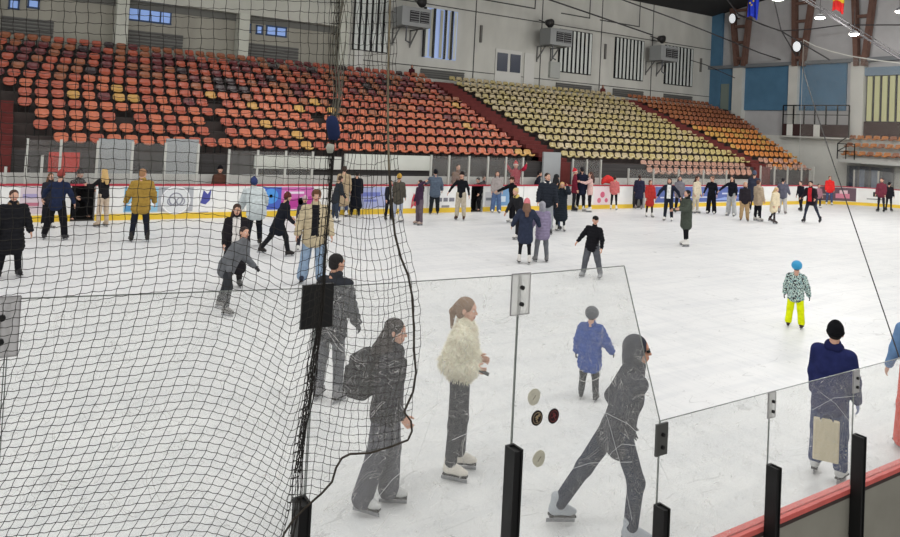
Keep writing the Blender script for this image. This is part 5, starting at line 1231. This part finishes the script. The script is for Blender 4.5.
person((334, 222), 176, 'person in dark jacket bending beside the net bunch', yaw=120, lean=16, top='jacket', hem=.16, tc=(44, 48, 54), bc=(56, 64, 78), hair='short', hc=(70, 52, 42), L=(30, 10, 40), Rr=(20, 12, 30))
person((355, 214), 171, 'person in long black coat seen from behind, right of the net bunch', yaw=176, top='long', hem=.5, tc=(24, 26, 34), bc=(24, 24, 28), hair='short', hc=(30, 26, 26), sk=BLK)
person((388, 220), 180, 'person in black vest with white sleeves near the hem rope', yaw=30, lean=4, top='jacket', hem=.12, tc=(34, 36, 46), inner=(200, 200, 200), bc=(28, 28, 34), hair='short', hc=(50, 40, 36), sk=(60, 56, 54))
person((397, 222), 174, 'person in olive jacket and mustard beanie right of the hem rope', yaw=160, top='jacket', hem=.2, tc=(82, 78, 70), bc=(166, 172, 190), hair='short', hat='beanie', hatc=(190, 152, 70))
person((419, 225), 180, 'girl in plum jacket with a hand at her head, facing left', yaw=-60, lean=3, L=(140, 20, 100), Rr=(8, 8, 14), top='jacket', hem=.1, tc=(64, 46, 66), bc=(98, 86, 96), fit='baggy', hair='long', hc=(50, 34, 34), sk=(180, 160, 150))
person((434, 213), 170, 'person in slate jacket and black beanie leaning on the boards', yaw=190, lean=8, L=(60, 20, 20), Rr=(20, 20, 20), top='jacket', hem=.14, puff=.02, tc=(88, 100, 116), bc=(34, 38, 42), fit='baggy', hair='short', hat='beanie', hatc=(26, 28, 34), sk=(40, 40, 44), build=1.1)
person((460, 220), 172, 'man in black sweater and beige trousers with arms held out', yaw=-12, lean=2, L=(4, 22, 18), Rr=(10, 40, 20), top='sweater', tc=(26, 27, 32), bc=(188, 178, 160), fit='baggy', hair='short', hc=(40, 32, 30), hat='beanie', hatc=(40, 34, 34), sk=(76, 50, 38))
person(None, None, 'person in black sitting in the middle gate of the boards', at=on_y(475, 214, YB+.15), hgt=1.38, yaw=-30, lean=20, skates=False, L=(40, 10, 50), Rr=(40, 10, 50), lL=(70, 8, 76), lR=(64, 8, 76), top='jacket', tc=(22, 22, 26), bc=(22, 22, 26), hair='short', hc=(20, 20, 22), group='people off the ice')
def behind(x, yt, label, Y=24.12, **k):
    p = on_y(x, yt, Y); G_ = (p.x, p.y, 0.0); person(None, None, label, at=G_, hgt=p.z, skates=False, group='people off the ice', **k)
# people standing behind the boards
for (x, yt, lab, kw) in ((220, 166, 'person in brown coat and black beanie behind the boards at left', dict(yaw=10, tc=(92, 64, 54), hat='beanie', hatc=(20, 20, 24), lean=6, hair='short')),
        (458, 164, 'person in brown jacket standing behind the boards near the middle gate', dict(yaw=30, tc=(120, 92, 80), hair='short', hc=(60, 44, 36))),
        (516, 162, 'person in crimson jacket with raised hands behind the boards', dict(yaw=5, tc=(158, 34, 58), hair='short', hat='santa', hatc=(190, 60, 60), L=(130, 30, 110), Rr=(130, 30, 110))),
        (536, 171, 'dark clothed person bending behind the boards beside the grey door', dict(yaw=100, tc=(40, 42, 52), hair='short', hc=(24, 22, 24), lean=14)),
        (484, 176, 'person in dark grey coat behind the boards right of the middle gate', dict(yaw=30, tc=(60, 62, 70), hair='short'))):
    behind(x, yt, lab, **kw)
person((495.5, 212), 171, 'long haired woman in pale grey jacket and blue jeans at the boards', yaw=8, top='jacket', hem=.08, tc=(160, 152, 150), bc=(86, 108, 146), fit='wide', hair='long', hc=(66, 50, 46))
person((512, 223), 177, 'person in black stretching an arm to the left', yaw=-50, lean=10, Rr=(62, 40, 10), L=(20, 20, 20), lL=(10, 6, 10), top='jacket', hem=.08, tc=(24, 24, 28), bc=(24, 24, 28), hair='short', hc=(50, 34, 28), hat='cap', hatc=(70, 48, 40))
person((520, 240), 188, 'blonde girl in black jacket with yellow scarf, bending', yaw=-40, lean=30, L=(30, 14, 20), Rr=(50, 12, 10), top='jacket', tc=(40, 40, 44), bc=(40, 40, 46), hair='bun', hc=(196, 170, 120), collar=(214, 190, 110))
person((524, 264), 199, 'girl in pink beanie, navy coat and tall black leg warmers seen from behind', yaw=186, L=(20, 26, 16), Rr=(24, 34, 10), lL=(2, 4, 6), lR=(-4, 3, 6), top='coat', hem=.28, puff=.01, tc=(48, 54, 72), bc=(30, 30, 34), fit='slim', hair='long', hc=(120, 90, 74), hat='beanie', hatc=(206, 120, 128), sk=(214, 210, 206), res=.02)
person((541, 262), 202, 'child in lilac jacket and grey hood beside the pink beanie girl', yaw=200, lean=14, L=(30, 12, 20), Rr=(14, 10, 20), lL=(10, 5, 12), lR=(4, 6, 8), top='jacket', hem=.16, puff=.025, tc=(136, 126, 152), bc=(108, 110, 116), fit='normal', hair='short', hat='hood', hatc=(150, 150, 158), sk=(120, 120, 122), res=.02)
person((545, 234), 173, 'man in dark bomber jacket with white collar and grey trousers', yaw=6, turn=-20, L=(8, 16, 20), Rr=(8, 14, 20), top='jacket', hem=.06, puff=.02, tc=(40, 44, 52), bc=(150, 154, 160), fit='baggy', hair='short', hc=(50, 38, 32), collar=(226, 222, 216), sk=(70, 70, 72), res=.02)
person((554, 230), 174, 'dark haired person in black behind the white collar man', yaw=150, top='jacket', hem=.2, tc=(36, 38, 44), bc=(60, 76, 104), hair='long', hc=(24, 24, 28), sk=BLK)
person((560, 231), 182, 'girl in long black puffer with both hands at her face', yaw=4, L=(95, 14, 128, -8), Rr=(95, 14, 128, -8), top='long', hem=.44, puff=.02, tc=(38, 44, 52), bc=(34, 38, 44), fit='slim', hair='long', hc=(206, 166, 110), sk=WHITE, res=.02)
person((591.5, 278), 216, 'boy in black sweater, black cap and grey trousers gliding alone', yaw=-24, lean=2, side=-6, turn=-30, L=(10, 24, 16), Rr=(14, 26, 24), lL=(-4, 12, 4), lR=(6, 10, 6), top='sweater', hem=.08, puff=.018, tc=(26, 26, 30), bc=(88, 90, 96), fit='baggy', hair='short', hc=(140, 104, 84), hat='cap', hatc=(30, 28, 30), sk=(150, 152, 156), res=.018, build=1.1)
person((573, 211), 169, 'person in maroon jacket wearing a red santa style hat', yaw=90, top='jacket', hem=.14, tc=(110, 36, 52), bc=(34, 34, 38), hair='short', hat='santa', hatc=(196, 44, 56), sk=BLK)
person((580, 211), 167, 'tall man in navy jacket and black trousers by the boards', yaw=160, turn=-40, top='jacket', hem=.18, puff=.02, tc=(34, 38, 56), bc=(26, 26, 32), hair='short', hc=(28, 26, 30), sk=WHITE)
person((589.5, 212), 172, 'girl in pink jacket and black leggings facing the tall man', yaw=-80, L=(60, 8, 40), Rr=(60, 8, 40), top='jacket', hem=.12, tc=(214, 178, 172), bc=(30, 28, 34), fit='slim', hair='long', hc=(80, 54, 48), sk=WHITE)
person((613.5, 209), 176, 'person in salmon jacket standing at the right gate', yaw=170, top='jacket', hem=.06, tc=(206, 116, 116), bc=(30, 30, 34), fit='slim', hair='short', hc=(60, 40, 36))
person((638.5, 208), 175, 'person in dark navy puffer with its hood down, back to the camera', yaw=178, top='puffer', hem=.3, tc=(44, 46, 66), bc=(30, 30, 36), hair='short', hc=(50, 40, 40), sk=(150, 140, 140))
person((649, 217), 180, 'woman in red coat and black leggings', yaw=20, turn=-10, top='coat', hem=.32, tc=(178, 56, 52), bc=(30, 26, 30), fit='slim', hair='bob', hc=(96, 60, 50), sk=WHITE)
person((668, 221), 178, 'person in open black jacket over white shirt with arms out', yaw=-8, L=(8, 44, 16), Rr=(8, 40, 10), top='jacket', hem=.06, tc=(32, 36, 50), inner=(218, 218, 216), bc=(34, 38, 48), fit='normal', hair='bob', hc=(52, 40, 40))
person((678.5, 213), 176, 'person in mottled grey jacket behind the open black jacket', yaw=10, top='jacket', hem=.14, tc=(118, 116, 124), bc=(36, 36, 42), hair='long', hc=(70, 60, 66))
person((686, 246), 190, 'woman in olive green parka with black hair facing left', yaw=-62, turn=-10, L=(26, 12, 64), Rr=(16, 10, 60), lL=(4, 4, 6), lR=(-3, 4, 4), top='coat', hem=.30, puff=.015, tc=(72, 78, 70), bc=(26, 26, 30), fit='slim', hair='bob', hc=(18, 18, 22), sk=WHITE, res=.02, collar=(30, 30, 34))
person((695, 213), 176, 'woman in cream jacket with brown hair', yaw=50, lean=4, top='coat', hem=.2, tc=(216, 204, 180), bc=(200, 190, 172), fit='normal', hair='long', hc=(74, 46, 40))
person((711, 214), 176, 'person all in black with wide black trousers', yaw=-14, turn=40, L=(8, 14, 10), Rr=(8, 22, 14), top='sweater', hem=.1, tc=(24, 25, 32), bc=(24, 24, 30), fit='wide', hair='short', hc=(120, 90, 76))
person((731, 216), 176, 'woman in black crop top and wide light grey trousers, hair long', yaw=-24, L=(8, 14, 14), Rr=(30, 44, 10), top='crop', hem=.03, tc=(26, 28, 38), bc=(176, 178, 180), fit='wide', hair='long', hc=(34, 28, 32))
person((744, 221), 182, 'child in black vest over beige sleeves with tan trousers', yaw=6, top='jacket', hem=.1, tc=(42, 38, 44), bc=(170, 144, 108), fit='baggy', hair='bob', hc=(190, 150, 124), sk=TAN)
person((757, 221), 180, 'person in beige puffer jacket with dark rucksack', yaw=130, top='puffer', hem=.16, tc=(182, 164, 142), bc=(30, 30, 36), fit='normal', hair='short', hc=(90, 60, 52), sk=(200, 196, 190))
person((753, 214), 171, 'tall person in dark clothes and grey hat behind the beige puffer', yaw=170, top='coat', hem=.3, tc=(52, 56, 72), bc=(32, 34, 42), hair='short', hat='beanie', hatc=(80, 86, 104))
person((772, 223), 187, 'blonde girl in cream coat gliding to the right', yaw=60, lean=8, lL=(-14, 6, 14), lR=(12, 4, 8), top='poncho', hem=.30, tc=(222, 208, 178), bc=(40, 36, 40), fit='slim', hair='long', hc=(206, 176, 128), sk=(80, 70, 70))
person((782, 214), 178, 'man in grey hoodie and pale trousers seen from behind', yaw=170, L=(10, 18, 40), Rr=(10, 14, 40), top='jacket', hem=.1, puff=.015, tc=(92, 92, 106), bc=(182, 178, 176), fit='baggy', hair='short', hc=(30, 26, 30), sk=(120, 110, 110))
person((801, 211), 181, 'slim person in black stepping to the left', yaw=-40, lean=6, lL=(14, 6, 10), lR=(-12, 8, 10), top='sweater', tc=(30, 30, 38), bc=(30, 30, 38), fit='slim', hair='short', hc=(52, 42, 44), sk=BLK)
person((812, 223), 181, 'person in black and red jacket skating to the left', yaw=-20, lean=8, lL=(-14, 16, 6), lR=(10, 10, 10), top='jacket', tc=(36, 30, 36), inner=(190, 44, 52), bc=(50, 54, 68), fit='slim', hair='short', hc=(30, 26, 28), sk=BLK, L=(20, 16, 50), Rr=(20, 16, 50))
person((829, 205), 176, 'person in bright red jacket and blue jeans at the corner boards', yaw=8, top='jacket', hem=.1, puff=.015, tc=(214, 48, 48), bc=(70, 84, 116), hair='short', hc=(96, 64, 56))
person((818, 208), 184, 'person in pink and grey jacket half hidden left of the red jacket', yaw=20, top='jacket', tc=(150, 110, 120), bc=(60, 60, 70), hair='short', hc=(60, 50, 50))
person((881, 212), 178, 'person in maroon jacket near the right end of the ice', yaw=-20, top='jacket', tc=(112, 52, 66), bc=(40, 40, 50), fit='slim', hair='short', hc=(70, 54, 54), sk=BLK)
person((888.5, 211), 182, 'person in black jacket beside the maroon jacket', yaw=160, top='jacket', tc=(36, 34, 40), bc=(40, 40, 46), fit='slim', hair='short', hc=(30, 26, 30), sk=BLK)
# spectators high in the stand
for (x, y, k, kw, lab) in ((412, 67, 11.3, dict(tc=(74, 34, 40), hc=(60, 36, 34)), 'spectator in dark red sitting at the top of the red seats'), (603, 86, 11.3, dict(tc=(104, 58, 54), hc=(92, 48, 40)), 'spectator with reddish hair sitting at the top of the beige seats')):
    Yk = Y0+RUN*k; p = on_y(x, y, Yk); zf_ = rowz(11)
    person(None, None, lab, at=(p.x, Yk, zf_), hgt=max(p.z-zf_, 1.0), z0=zf_, yaw=0, skates=False, lL=(84, 6, 84), lR=(84, 6, 84), top='jacket', bc=(40, 40, 50), hair='bob', group='people off the ice', **kw)
